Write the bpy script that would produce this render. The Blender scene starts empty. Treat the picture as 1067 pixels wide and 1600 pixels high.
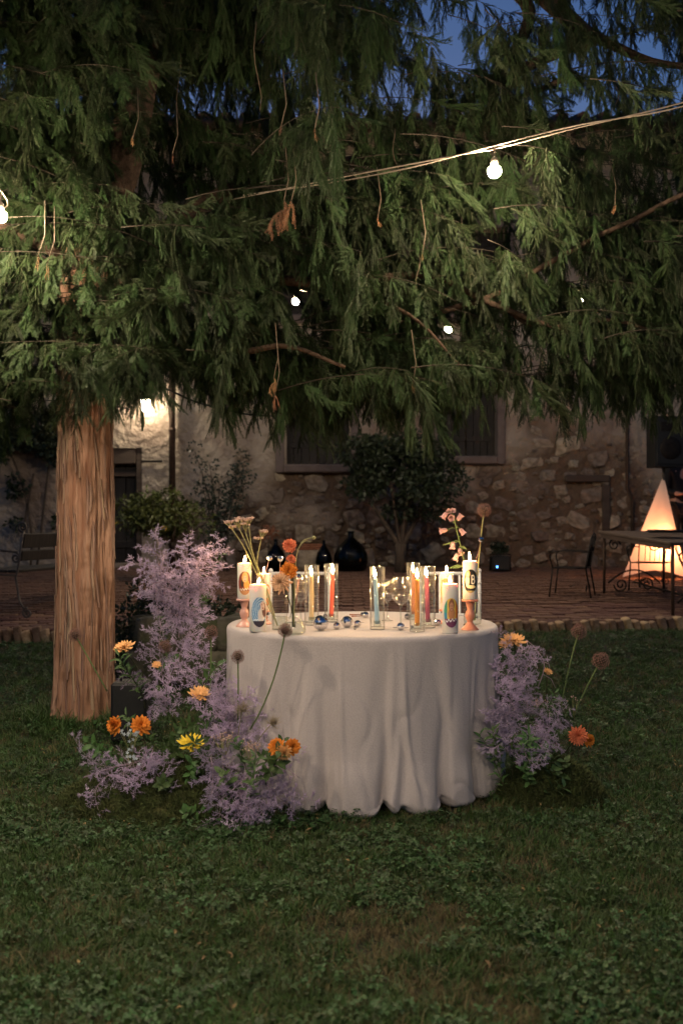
import bpy, bmesh, math, random
import numpy as np
from mathutils import Vector, Matrix, Euler, noise

random.seed(11)
rng = np.random.default_rng(11)
S = bpy.context.scene
C = S.collection
PI = math.pi

# ------------------------------------------------------------------ camera
F_PX, CX, HY, CAM_H = 1555.6, 533.5, 821.0, 1.226
cam_d = bpy.data.cameras.new("camera")
cam = bpy.data.objects.new("camera", cam_d)
C.objects.link(cam)
cam.location = (0, 0, CAM_H)
cam.rotation_euler = (PI / 2, 0, 0)
cam_d.sensor_width = 36.0
cam_d.lens = 35.0
cam_d.shift_y = 21.0 / 1600.0
cam_d.clip_start = 0.05
cam_d.clip_end = 600.0
cam_d.dof.use_dof = True
cam_d.dof.focus_distance = 4.9
cam_d.dof.aperture_fstop = 2.8
S.camera = cam

# ------------------------------------------------------------------ dusk sky
SKY_STRENGTH = 0.15
world = bpy.data.worlds.new("World")
S.world = world
world.use_nodes = True
wn = world.node_tree
for n in list(wn.nodes):
    wn.nodes.remove(n)
w_out = wn.nodes.new("ShaderNodeOutputWorld")
w_bg = wn.nodes.new("ShaderNodeBackground")
w_sky = wn.nodes.new("ShaderNodeTexSky")
w_sky.sky_type = 'NISHITA'
w_sky.sun_disc = False
w_sky.sun_elevation = math.radians(1.2)
w_sky.sun_rotation = math.radians(0)
w_sky.ozone_density = 4.0
w_bg.inputs["Strength"].default_value = SKY_STRENGTH
wn.links.new(w_sky.outputs["Color"], w_bg.inputs["Color"])
wn.links.new(w_bg.outputs["Background"], w_out.inputs["Surface"])

# the sun has set behind the house: only the blue dusk sky and the lamps give light, unseen added festoon bulbs among them
BULB_L = 1450.0      # radiance of one festoon bulb
FLAME_L = 420.0
BULB_COL = (1.0, 0.80, 0.56)
S.view_settings.view_transform = 'Standard'
S.view_settings.look = 'None'
S.view_settings.exposure = 0.8
S.view_settings.gamma = 1.0
S.view_settings.use_curve_mapping = False
S.render.engine = 'CYCLES'
S.cycles.use_denoising = True
S.cycles.adaptive_threshold = 0.02
S.cycles.max_bounces = 6
S.cycles.diffuse_bounces = 2
S.cycles.glossy_bounces = 4
S.cycles.transmission_bounces = 6
S.cycles.transparent_max_bounces = 32
S.cycles.sample_clamp_indirect = 3.0
S.cycles.caustics_reflective = False
S.cycles.caustics_refractive = False


def P(x, y, Y):
    """point that the photograph shows at pixel (x, y), at distance Y from the camera"""
    return Vector(((x - CX) / F_PX * Y, Y, CAM_H + (HY - y) / F_PX * Y))


TOP_Z = 0.752


def T(x, y):
    """point on the table top seen at pixel (x, y)"""
    Y = (CAM_H - TOP_Z) * F_PX / (y - HY)
    return Vector(((x - CX) / F_PX * Y, Y, TOP_Z))


def lawn_z(X, Y):
    return float(np.interp(Y, [0, 5.2, 6.4, 8.9, 14], [0, 0, .055, .25, .27]))


def patio_z(Y):
    return float(np.interp(Y, [8, 9.2, 10, 12, 13, 16, 20], [.31, .325, .355, .47, .52, .555, .56]))


def edge_Y(X):
    return 8.95 + .13 * X


# ------------------------------------------------------------------ materials
def pmat(name, c1, c2=None, scale=20, rough=.7, bump=0., bscale=None, metal=0., objrand=0., stretch=(1, 1, 1),
         spec=.4, trans=0., detail=2, attr=None, sheen=0., bdist=.02, c3=None, s3=3.0):
    m = bpy.data.materials.new(name)
    m.use_nodes = True
    nt = m.node_tree
    b = nt.nodes["Principled BSDF"]
    out = nt.nodes["Material Output"]
    b.inputs["Roughness"].default_value = rough
    b.inputs["Metallic"].default_value = metal
    b.inputs["Specular IOR Level"].default_value = spec
    if sheen:
        b.inputs["Sheen Weight"].default_value = sheen
    c2 = c2 or c1
    tc = nt.nodes.new("ShaderNodeTexCoord")
    mp = nt.nodes.new("ShaderNodeMapping")
    mp.inputs["Scale"].default_value = stretch
    nt.links.new(tc.outputs["Object"], mp.inputs["Vector"])
    nz = nt.nodes.new("ShaderNodeTexNoise")
    nz.inputs["Scale"].default_value = scale
    nz.inputs["Detail"].default_value = detail
    nt.links.new(mp.outputs["Vector"], nz.inputs["Vector"])
    rp = nt.nodes.new("ShaderNodeMapRange")
    rp.inputs["From Min"].default_value = .32
    rp.inputs["From Max"].default_value = .68
    nt.links.new(nz.outputs["Fac"], rp.inputs["Value"])
    mx = nt.nodes.new("ShaderNodeMix")
    mx.data_type = 'RGBA'
    mx.inputs["A"].default_value = (*c1, 1)
    mx.inputs["B"].default_value = (*c2, 1)
    nt.links.new(rp.outputs["Result"], mx.inputs["Factor"])
    col = mx.outputs["Result"]
    if c3:
        n3 = nt.nodes.new("ShaderNodeTexNoise")
        n3.inputs["Scale"].default_value = s3
        n3.inputs["Detail"].default_value = 3
        nt.links.new(tc.outputs["Object"], n3.inputs["Vector"])
        r3 = nt.nodes.new("ShaderNodeMapRange")
        r3.inputs["From Min"].default_value = .48
        r3.inputs["From Max"].default_value = .62
        nt.links.new(n3.outputs["Fac"], r3.inputs["Value"])
        m3 = nt.nodes.new("ShaderNodeMix")
        m3.data_type = 'RGBA'
        nt.links.new(r3.outputs["Result"], m3.inputs["Factor"])
        nt.links.new(col, m3.inputs["A"])
        m3.inputs["B"].default_value = (*c3, 1)
        col = m3.outputs["Result"]
    if attr:
        at = nt.nodes.new("ShaderNodeAttribute")
        at.attribute_name = attr[0]
        ma = nt.nodes.new("ShaderNodeMix")
        ma.data_type = 'RGBA'
        nt.links.new(at.outputs["Fac"], ma.inputs["Factor"])
        nt.links.new(col, ma.inputs["A"])
        ma.inputs["B"].default_value = (*attr[1], 1)
        col = ma.outputs["Result"]
    if objrand:
        oi = nt.nodes.new("ShaderNodeObjectInfo")
        mr = nt.nodes.new("ShaderNodeMapRange")
        mr.inputs["To Min"].default_value = 1 - objrand
        mr.inputs["To Max"].default_value = 1 + objrand
        nt.links.new(oi.outputs["Random"], mr.inputs["Value"])
        hs = nt.nodes.new("ShaderNodeHueSaturation")
        nt.links.new(mr.outputs["Result"], hs.inputs["Value"])
        mh = nt.nodes.new("ShaderNodeMath")
        mh.operation = 'MULTIPLY_ADD'
        mh.inputs[1].default_value = .035 * (1 if objrand > .2 else .5)
        mh.inputs[2].default_value = .485
        nt.links.new(oi.outputs["Random"], mh.inputs[0])
        nt.links.new(mh.outputs[0], hs.inputs["Hue"])
        nt.links.new(col, hs.inputs["Color"])
        col = hs.outputs["Color"]
    nt.links.new(col, b.inputs["Base Color"])
    if bump:
        nb = nt.nodes.new("ShaderNodeTexNoise")
        nb.inputs["Scale"].default_value = bscale or scale * 2
        nb.inputs["Detail"].default_value = 4
        nt.links.new(mp.outputs["Vector"], nb.inputs["Vector"])
        bp = nt.nodes.new("ShaderNodeBump")
        bp.inputs["Strength"].default_value = min(1, bump)
        bp.inputs["Distance"].default_value = bdist
        nt.links.new(nb.outputs["Fac"], bp.inputs["Height"])
        nt.links.new(bp.outputs["Normal"], b.inputs["Normal"])
    if trans:
        tr = nt.nodes.new("ShaderNodeBsdfTranslucent")
        nt.links.new(col, tr.inputs["Color"])
        ms = nt.nodes.new("ShaderNodeMixShader")
        ms.inputs[0].default_value = trans
        nt.links.new(b.outputs[0], ms.inputs[1])
        nt.links.new(tr.outputs[0], ms.inputs[2])
        nt.links.new(ms.outputs[0], out.inputs["Surface"])
    return m


def emat(name, col, strength):
    m = bpy.data.materials.new(name)
    m.use_nodes = True
    nt = m.node_tree
    nt.nodes.remove(nt.nodes["Principled BSDF"])
    e = nt.nodes.new("ShaderNodeEmission")
    e.inputs["Color"].default_value = (*col, 1)
    e.inputs["Strength"].default_value = strength
    nt.links.new(e.outputs[0], nt.nodes["Material Output"].inputs["Surface"])
    return m


def glass_mat(name, tint=(.97, .98, .97), base=.03, edge=.85, rough=.02):
    """thin-walled clear glass: light passes, the rims mirror"""
    m = bpy.data.materials.new(name)
    m.use_nodes = True
    nt = m.node_tree
    nt.nodes.remove(nt.nodes["Principled BSDF"])
    t = nt.nodes.new("ShaderNodeBsdfTransparent")
    t.inputs["Color"].default_value = (*tint, 1)
    g = nt.nodes.new("ShaderNodeBsdfGlossy")
    g.inputs["Roughness"].default_value = rough
    g2 = nt.nodes.new("ShaderNodeBsdfGlossy")
    g2.inputs["Roughness"].default_value = .38
    gm = nt.nodes.new("ShaderNodeMixShader")
    gm.inputs[0].default_value = .22
    nt.links.new(g.outputs[0], gm.inputs[1])
    nt.links.new(g2.outputs[0], gm.inputs[2])
    lw = nt.nodes.new("ShaderNodeLayerWeight")
    lw.inputs["Blend"].default_value = .5
    mr = nt.nodes.new("ShaderNodeMapRange")
    mr.inputs["To Min"].default_value = base
    mr.inputs["To Max"].default_value = edge
    pw = nt.nodes.new("ShaderNodeMath")
    pw.operation = 'POWER'
    pw.inputs[1].default_value = 2.6
    nt.links.new(lw.outputs["Facing"], pw.inputs[0])
    nt.links.new(pw.outputs[0], mr.inputs["Value"])
    ms = nt.nodes.new("ShaderNodeMixShader")
    nt.links.new(mr.outputs["Result"], ms.inputs[0])
    nt.links.new(t.outputs[0], ms.inputs[1])
    nt.links.new(gm.outputs[0], ms.inputs[2])
    nt.links.new(ms.outputs[0], nt.nodes["Material Output"].inputs["Surface"])
    return m


M = {}
M['soil'] = pmat('lawn_soil', (.010, .015, .005), (.018, .017, .008), 9, .95, .6, 60)
M['blade'] = pmat('grass_blade', (.030, .068, .012), (.056, .090, .019), 5, .55, objrand=.5, trans=.25)
M['dry'] = pmat('dry_grass', (.145, .112, .055), (.095, .074, .034), 5, .8, objrand=.3, trans=.2)
M['clover'] = pmat('clover_leaf', (.026, .064, .016), (.042, .084, .024), 8, .5, objrand=.45, trans=.2)
M['litter'] = pmat('fallen_leaf', (.14, .085, .04), (.22, .15, .07), 12, .85, objrand=.4)
M['mortar'] = pmat('paving_mortar', (.05, .037, .028), (.08, .058, .045), 12, .95, .5, 80)
M['brick'] = pmat('paving_brick', (.088, .040, .029), (.14, .070, .050), 14, .85, .5, 60, objrand=.3)
M['edge'] = pmat('edging_brick', (.24, .145, .085), (.36, .26, .17), 14, .88, .5, 60, objrand=.5)
M['wall'] = pmat('old_plaster', (.30, .24, .18), (.43, .36, .29), 2.2, .95, 1.0, 9, bdist=.09, attr=('exposed', (.13, .085, .055)),
                 c3=(.23, .17, .13), s3=1.1)
M['stone'] = pmat('wall_stone', (.20, .148, .105), (.37, .295, .225), 5, .9, .9, 22, objrand=.45)
M['trim'] = pmat('stone_surround', (.12, .09, .08), (.17, .13, .115), 6, .9, .6, 30)
M['darkwood'] = pmat('dark_wood', (.011, .008, .006), (.022, .016, .012), 6, .7, .4, 30, stretch=(1, 1, .15))
M['wood'] = pmat('weathered_wood', (.05, .033, .024), (.08, .055, .04), 8, .8, .4, 30, stretch=(.2, 1, 1))
M['roof'] = pmat('roof_tile', (.10, .05, .035), (.16, .08, .055), 6, .9, .3, 20)
M['iron'] = pmat('wrought_iron', (.010, .008, .007), (.018, .013, .010), 20, .6, .2, 80, metal=.6)
M['rustiron'] = pmat('rusty_iron', (.045, .028, .018), (.08, .045, .028), 25, .7, .3, 90, metal=.3)
M['greyiron'] = pmat('worn_iron', (.09, .075, .065), (.14, .115, .10), 25, .6, .3, 90, metal=.4)
M['black'] = pmat('black_plastic', (.005, .005, .005), (.008, .008, .008), 60, .6, .2, 200)
M['cloth'] = pmat('mauve_linen', (.435, .385, .375), (.495, .44, .425), 180, .92, .16, 130, spec=.15, sheen=.25)
M['bark'] = pmat('yew_bark', (.215, .106, .066), (.385, .240, .165), 26, .92, 1.0, 44, stretch=(1, 1, .07), spec=.15,
                 c3=(.22, .12, .075), s3=7)
M['barkstrip'] = pmat('peeling_bark', (.17, .095, .065), (.35, .23, .17), 30, .9, .8, 60, stretch=(1, 1, .1), spec=.15, objrand=.25)
M['limb'] = pmat('yew_limb', (.042, .027, .018), (.088, .056, .038), 30, .9, .6, 50, spec=.15)
M['branchlet'] = pmat('yew_branchlet', (.028, .020, .013), (.045, .032, .020), 30, .85)
M['twig'] = pmat('dry_twig', (.11, .078, .048), (.08, .055, .034), 30, .85)
M['yew'] = pmat('yew_needle', (.0165, .0330, .0095), (.0290, .0460, .0140), 14, .6, objrand=.6, trans=.18, spec=.2)
M['rachis'] = pmat('yew_shoot', (.030, .034, .014), (.042, .040, .018), 30, .8)
M['deadyew'] = pmat('dead_yew_needle', (.20, .080, .032), (.30, .14, .062), 40, .8, objrand=.3, trans=.2)
M['shrubleaf'] = pmat('shrub_leaf', (.060, .080, .020), (.10, .115, .03), 4, .45, trans=.15)
M['yellowleaf'] = pmat('yellow_leaf', (.45, .32, .04), None, 4, .5, trans=.2)
M['darkleaf'] = pmat('dark_leaf', (.016, .026, .012), (.028, .04, .017), 3, .5, trans=.1)
M['roseleaf'] = pmat('rose_leaf', (.024, .034, .022), (.036, .05, .032), 3, .5, trans=.1)
M['barkdark'] = pmat('dark_bark', (.05, .036, .026), (.085, .06, .042), 20, .9, .6, 60, stretch=(1, 1, .3))
M['lilac'] = pmat('lilac_fern', (.43, .345, .49), (.54, .445, .59), 6, .8, objrand=.28, trans=.25, spec=.1)
M['greystem'] = pmat('lilac_stem', (.30, .22, .27), (.38, .28, .33), 10, .8)
M['stem'] = pmat('green_stem', (.10, .16, .05), (.15, .20, .07), 10, .6)
M['palestem'] = pmat('pale_stem', (.28, .27, .11), (.34, .31, .14), 10, .6)
M['darkstem'] = pmat('dark_stem', (.045, .05, .02), (.06, .06, .025), 10, .6)
M['leaf'] = pmat('green_leaf', (.050, .105, .028), (.085, .145, .042), 5, .5, objrand=.3, trans=.2)
M['orange'] = pmat('orange_petal', (.72, .21, .025), (.80, .30, .05), 20, .7, trans=.06, spec=.2)
M['coral'] = pmat('coral_petal', (.75, .19, .09), (.80, .26, .13), 20, .7, trans=.06, spec=.2)
M['blush'] = pmat('blush_petal', (.80, .42, .27), (.82, .58, .33), 20, .7, trans=.08, spec=.2)
M['peach'] = pmat('peach_petal', (.75, .38, .14), (.80, .46, .20), 20, .7, trans=.06, spec=.2)
M['yellow'] = pmat('yellow_petal', (.80, .55, .03), (.82, .62, .07), 20, .7, trans=.06, spec=.2)
M['allium'] = pmat('allium_floret', (.21, .10, .09), (.32, .18, .145), 60, .7, trans=.1)
M['alliumcore'] = pmat('allium_core', (.04, .028, .018), (.06, .045, .022), 40, .8)
M['puff'] = pmat('seed_head', (.42, .33, .22), (.50, .41, .28), 20, .8, trans=.2)
M['bluepetal'] = pmat('blue_petal', (.45, .53, .60), (.55, .62, .66), 20, .6, trans=.2)
M['pinkdust'] = pmat('yarrow_floret', (.55, .36, .30), (.66, .47, .38), 30, .8, trans=.1)
M['bell'] = pmat('bell_petal', (.60, .34, .36), (.68, .43, .43), 15, .6, trans=.3)
M['moss'] = pmat('moss', (.030, .042, .010), (.062, .062, .018), 12, .95, .8, 60)
M['mosstuft'] = pmat('moss_tuft', (.040, .055, .014), (.07, .08, .02), 12, .9, objrand=.4, trans=.1)
M['trough'] = pmat('mossy_stone', (.07, .066, .045), (.12, .108, .082), 7, .95, .9, 25, c3=(.05, .06, .028), s3=5)
M['wax'] = pmat('white_wax', (.80, .74, .66), (.82, .77, .70), 12, .5, spec=.3)
_w = M['wax'].node_tree.nodes['Principled BSDF']
_w.inputs['Subsurface Weight'].default_value = .6
_w.inputs['Subsurface Radius'].default_value = (1.0, .55, .3)
_w.inputs['Subsurface Scale'].default_value = .03
M['waxpool'] = pmat('molten_wax', (.82, .78, .72), None, 12, .2)
M['pink'] = pmat('pale_pink_glass', (.62, .33, .27), (.66, .38, .31), 30, .3, spec=.5)
M['salmon'] = pmat('salmon_glass', (.72, .27, .16), (.76, .31, .20), 30, .3, spec=.5)
M['wick'] = pmat('wick', (.02, .015, .012))
for k, c in dict(cream=(.78, .55, .30), red=(.80, .12, .07), blue=(.36, .55, .72), tangerine=(.85, .30, .04),
                 rust=(.55, .16, .03), magenta=(.45, .10, .17)).items():
    M['taper_' + k] = pmat('taper_' + k, c, tuple(min(1, v * 1.08) for v in c), 20, .45)
M['glass'] = glass_mat('clear_glass')
M['wineglass'] = glass_mat('wine_glass_wall', (.95, .96, .95), .13, .95)
M['thickglass'] = glass_mat('thick_glass', (.90, .93, .90), .10, .75, .04)
M['demijohn'] = glass_mat('green_bottle_glass', (.05, .075, .045), .025, .35, .05)
M['mirror'] = pmat('mirror_tile', (.80, .80, .82), None, 10, .08, metal=1.0)
M['white'] = pmat('white_chair_paint', (.74, .72, .69), (.78, .76, .73), 20, .4)
M['flame'] = emat('candle_flame', (1.0, .58, .22), FLAME_L)
M['bulb'] = emat('bulb_glow', BULB_COL, BULB_L)
M['skin'] = pmat('skin', (.50, .27, .19), (.54, .30, .21), 30, .55)
M['hair'] = pmat('dark_hair', (.02, .014, .01), None, 30, .6)
M['blackcloth'] = pmat('black_cloth', (.012, .011, .011), (.018, .016, .016), 40, .9, .2, 120)
M['copper'] = pmat('rose_copper', (.55, .27, .20), None, 10, .3, metal=.9)
M['terracotta'] = pmat('terracotta', (.26, .10, .05), (.32, .13, .07), 15, .85, .3, 40)
M['cable'] = pmat('pale_cable', (.22, .165, .12), (.27, .21, .155), 40, .6)
M['blackcable'] = pmat('black_cable', (.015, .015, .015), None, 40, .5)
M['scrim'] = pmat('scrim_cloth', (.80, .76, .72), (.82, .78, .74), 40, .9, trans=.6, spec=.1)


# ------------------------------------------------------------------ mesh helpers
class MB:
    def __init__(s):
        s.v, s.f, s.m = [], [], []

    def add(s, vs, fs, m=0, mat=None):
        o = len(s.v)
        if mat is not None:
            vs = [mat @ Vector(p) for p in vs]
        s.v.extend([tuple(p) for p in vs])
        s.f.extend([tuple(i + o for i in f) for f in fs])
        s.m.extend([m] * len(fs))
        return s

    def box(s, c, d, m=0, rot=None, bev=0.0):
        x, y, z = d[0] / 2, d[1] / 2, d[2] / 2
        mt = Matrix.Translation(Vector(c))
        if rot is not None:
            mt = mt @ (rot if isinstance(rot, Matrix) else Euler(rot).to_matrix().to_4x4())
        if bev <= 0:
            vs = [(i * x, j * y, k * z) for i in (-1, 1) for j in (-1, 1) for k in (-1, 1)]
            fs = [(0, 1, 3, 2), (4, 6, 7, 5), (0, 4, 5, 1), (2, 3, 7, 6), (0, 2, 6, 4), (1, 5, 7, 3)]
        else:
            b = min(bev, x * .45, y * .45, z * .45)
            bm = bmesh.new()
            bmesh.ops.create_cube(bm, size=1)
            bmesh.ops.scale(bm, vec=(d[0], d[1], d[2]), verts=bm.verts)
            bmesh.ops.bevel(bm, geom=bm.edges[:], offset=b, segments=1, affect='EDGES')
            bm.verts.ensure_lookup_table()
            bm.verts.index_update()
            vs = [v.co.copy() for v in bm.verts]
            fs = [tuple(v.index for v in f.verts) for f in bm.faces]
            bm.free()
        return s.add(vs, fs, m, mt)

    def tube(s, pts, rad, sides=6, m=0, caps=True):
        pts = [Vector(p) for p in pts]
        n = len(pts)
        if not hasattr(rad, '__len__'):
            rad = [rad] * n
        vs, fs = [], []
        d0 = (pts[1] - pts[0]).normalized()
        a = Vector((0, 0, 1)) if abs(d0.z) < .9 else Vector((1, 0, 0))
        u = d0.cross(a).normalized()
        for i in range(n):
            d = (pts[min(i + 1, n - 1)] - pts[max(i - 1, 0)]).normalized()
            u = (u - d * u.dot(d)).normalized()
            w = d.cross(u)
            for k in range(sides):
                t = 2 * PI * k / sides
                vs.append(pts[i] + (u * math.cos(t) + w * math.sin(t)) * rad[i])
        for i in range(n - 1):
            for k in range(sides):
                k2 = (k + 1) % sides
                fs.append((i * sides + k, i * sides + k2, (i + 1) * sides + k2, (i + 1) * sides + k))
        if caps:
            fs.append(tuple(reversed(range(sides))))
            fs.append(tuple((n - 1) * sides + k for k in range(sides)))
        return s.add(vs, fs, m)

    def lathe(s, prof, seg=24, m=0, mat=None, cap=(True, True)):
        vs, fs = [], []
        n = len(prof)
        for r, z in prof:
            for k in range(seg):
                t = 2 * PI * k / seg
                vs.append((r * math.cos(t), r * math.sin(t), z))
        for i in range(n - 1):
            for k in range(seg):
                k2 = (k + 1) % seg
                fs.append((i * seg + k, i * seg + k2, (i + 1) * seg + k2, (i + 1) * seg + k))
        if cap[0]:
            fs.append(tuple(reversed(range(seg))))
        if cap[1]:
            fs.append(tuple((n - 1) * seg + k for k in range(seg)))
        return s.add(vs, fs, m, mat)

    def mesh(s, name, smooth=True):
        me = bpy.data.meshes.new(name)
        me.from_pydata(s.v, [], s.f)
        if any(s.m):
            me.polygons.foreach_set('material_index', s.m)
        if smooth:
            me.polygons.foreach_set('use_smooth', [True] * len(s.f))
        me.update()
        return me


def link_mesh(name, me, mat, parent=None, loc=None, rot=None, scl=None):
    if mat is not None and not me.materials:
        for x in (mat if isinstance(mat, (list, tuple)) else [mat]):
            me.materials.append(M[x] if isinstance(x, str) else x)
    o = bpy.data.objects.new(name, me)
    C.objects.link(o)
    if parent is not None:
        o.parent = parent
    if loc is not None:
        o.location = loc
    if rot is not None:
        o.rotation_euler = rot
    if scl is not None:
        o.scale = scl if hasattr(scl, '__len__') else (scl,) * 3
    return o


def part(name, mb, mat, parent, smooth=True, **k):
    return link_mesh(name, mb.mesh(name, smooth), mat, parent, **k)


def tag(o, label=None, cat=None, group=None, kind=None):
    if label:
        o['label'] = label
    if cat:
        o['category'] = cat
    if group:
        o['group'] = group
    if kind:
        o['kind'] = kind
    return o


def thing(name, label, cat, loc=(0, 0, 0), rotz=0., group=None):
    o = bpy.data.objects.new(name, None)
    o.empty_display_size = .1
    C.objects.link(o)
    o.location = loc
    o.rotation_euler = (0, 0, rotz)
    return tag(o, label, cat, group)


def dup(root, loc=None, rot=None, scl=None, label=None):
    r = root.copy()
    C.objects.link(r)
    if loc is not None:
        r.location = loc
    if rot is not None:
        r.rotation_euler = rot
    if scl is not None:
        r.scale = scl if hasattr(scl, '__len__') else (scl,) * 3
    if label:
        r['label'] = label
    for ch in list(root.children):
        c = ch.copy()
        C.objects.link(c)
        c.parent = r
        for g in list(ch.children):
            d = g.copy()
            C.objects.link(d)
            d.parent = c
    return r


def bez(p0, p1, p2, n=8):
    p0, p1, p2 = Vector(p0), Vector(p1), Vector(p2)
    return [p0 * (1 - t) ** 2 + p1 * 2 * t * (1 - t) + p2 * t * t for t in [i / (n - 1) for i in range(n)]]


def catmull(pts, per=6):
    pts = [Vector(p) for p in pts]
    q = [pts[0] * 2 - pts[1]] + pts + [pts[-1] * 2 - pts[-2]]
    out = []
    for i in range(1, len(q) - 2):
        for k in range(per):
            t = k / per
            a, b, c, d = q[i - 1], q[i], q[i + 1], q[i + 2]
            out.append(.5 * ((2 * b) + (c - a) * t + (2 * a - 5 * b + 4 * c - d) * t * t + (3 * b - a - 3 * c + d) * t ** 3))
    out.append(pts[-1])
    return out


def spiral(c, r, turns=1.6, start=0., sgn=1, ax=(0, 2), n=22, depth=0.):
    """flat wrought-iron scroll round c, unwinding to radius r; ax = the two axes it lies in"""
    out = []
    for i in range(n):
        t = i / (n - 1)
        a = start + sgn * turns * 2 * PI * (1 - t)
        rr = r * (.18 + .82 * t)
        p = [c[0], c[1], c[2]]
        p[ax[0]] += rr * math.cos(a)
        p[ax[1]] += rr * math.sin(a)
        out.append(Vector(p))
    return out


def frame_to(d, roll=0.):
    """rotation that takes +Z to direction d"""
    return Vector(d).normalized().to_track_quat('Z', 'Y').to_matrix().to_4x4() @ Matrix.Rotation(roll, 4, 'Z')


def gn_scatter(name, pts, rots, scls, idx, srcs, parent=None):
    """ONE object that carries many small instances (grass, moss, far foliage)"""
    col = bpy.data.collections.new(name + "_sources")
    for i, (me, mt) in enumerate(srcs):
        if not me.materials:
            for x in (mt if isinstance(mt, (list, tuple)) else [mt]):
                me.materials.append(M[x])
        col.objects.link(bpy.data.objects.new("%s_%02d" % (name, i), me))
    me = bpy.data.meshes.new(name)
    pts = np.asarray(pts, dtype=np.float32)
    me.vertices.add(len(pts))
    me.vertices.foreach_set('co', pts.ravel())
    a = me.attributes.new('rot', 'FLOAT_VECTOR', 'POINT')
    a.data.foreach_set('vector', np.asarray(rots, dtype=np.float32).ravel())
    a = me.attributes.new('scl', 'FLOAT', 'POINT')
    a.data.foreach_set('value', np.asarray(scls, dtype=np.float32).ravel())
    a = me.attributes.new('idx', 'INT', 'POINT')
    a.data.foreach_set('value', np.asarray(idx, dtype=np.int32).ravel())
    o = bpy.data.objects.new(name, me)
    C.objects.link(o)
    if parent:
        o.parent = parent
    ng = bpy.data.node_groups.new(name + "_nodes", 'GeometryNodeTree')
    ng.interface.new_socket('Geometry', in_out='INPUT', socket_type='NodeSocketGeometry')
    ng.interface.new_socket('Geometry', in_out='OUTPUT', socket_type='NodeSocketGeometry')
    N = ng.nodes
    gi, go = N.new('NodeGroupInput'), N.new('NodeGroupOutput')
    iop = N.new('GeometryNodeInstanceOnPoints')
    ci = N.new('GeometryNodeCollectionInfo')
    ci.inputs['Collection'].default_value = col
    ci.inputs['Separate Children'].default_value = True
    ci.inputs['Reset Children'].default_value = True

    def att(nm, ty):
        n = N.new('GeometryNodeInputNamedAttribute')
        n.data_type = ty
        n.inputs['Name'].default_value = nm
        return n.outputs['Attribute']
    e2r = N.new('FunctionNodeEulerToRotation')
    L = ng.links.new
    L(gi.outputs[0], iop.inputs['Points'])
    L(ci.outputs['Instances'], iop.inputs['Instance'])
    iop.inputs['Pick Instance'].default_value = True
    L(att('idx', 'INT'), iop.inputs['Instance Index'])
    L(att('rot', 'FLOAT_VECTOR'), e2r.inputs[0])
    L(e2r.outputs[0], iop.inputs['Rotation'])
    L(att('scl', 'FLOAT'), iop.inputs['Scale'])
    L(iop.outputs[0], go.inputs[0])
    md = o.modifiers.new('scatter', 'NODES')
    md.node_group = ng
    return o

# ================================================================== SETTING
# ------------------------------------------------------------------ lawn
def build_lawn():
    xs = [-150, -60, -25] + list(np.arange(-12, 12.01, .25)) + [25, 60, 150]
    ys = [-60, -20, -6] + list(np.arange(-2, 14.01, .25)) + [25, 60, 200]
    vs = []
    for y in ys:
        for x in xs:
            z = lawn_z(x, y) - .012
            if abs(x) < 12 and -2 <= y <= 9:
                z += .012 * noise.noise(Vector((x * 1.3, y * 1.3, 0)))
            vs.append((x, y, z))
    nx = len(xs)
    fs = [(j * nx + i, j * nx + i + 1, (j + 1) * nx + i + 1, (j + 1) * nx + i)
          for j in range(len(ys) - 1) for i in range(nx - 1)]
    mb = MB().add(vs, fs)
    return tag(part('lawn_ground', mb, 'soil', None), kind='structure')


lawn = build_lawn()


def blade_tuft(n, h, spread, w, seed, bend=.6):
    r = random.Random(seed)
    mb = MB()
    for i in range(n):
        a, d = r.uniform(0, 2 * PI), spread * math.sqrt(r.random())
        bx, by = d * math.cos(a), d * math.sin(a)
        hh = h * r.uniform(.5, 1.15)
        fa = r.uniform(0, 2 * PI)
        lean = bend * r.uniform(.25, 1.5)
        dx, dy = math.cos(fa), math.sin(fa)
        px, py = -dy, dx
        ww = w * r.uniform(.7, 1.3)
        vs = []
        for t, k in ((0, 1), (.45, .85), (.8, .55)):
            ox = lean * hh * t * t
            z = hh * t * (1 - .25 * lean * t)
            c = Vector((bx + dx * ox, by + dy * ox, z))
            vs += [c + Vector((px, py, 0)) * ww * k, c - Vector((px, py, 0)) * ww * k]
        ox = lean * hh
        vs.append(Vector((bx + dx * ox, by + dy * ox, hh * (1 - .3 * lean))))
        mb.add(vs, [(0, 1, 3, 2), (2, 3, 5, 4), (4, 5, 6)])
    return mb.mesh('tuft')


def clover_clump(n, seed):
    r = random.Random(seed)
    mb = MB()
    for i in range(n):
        x, y, z = r.uniform(-.05, .05), r.uniform(-.05, .05), r.uniform(.018, .05)
        s = r.uniform(.0042, .0085)
        a0 = r.uniform(0, 2 * PI)
        tilt = Euler((r.uniform(-.5, .5), r.uniform(-.5, .5), 0)).to_matrix().to_4x4()
        mt = Matrix.Translation((x, y, z)) @ tilt
        for k in range(3):
            a = a0 + k * 2 * PI / 3
            m2 = mt @ Matrix.Rotation(a, 4, 'Z')
            mb.add([(0, 0, 0), (s * .8, -s * .7, .002), (s * 1.7, -s * .6, 0), (s * 1.6, 0, -.001), (s * 1.7, s * .6, 0), (s * .8, s * .7, .002)],
                   [(0, 1, 2, 3), (0, 3, 4, 5)], 0, m2)
    return mb.mesh('clover')


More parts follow.
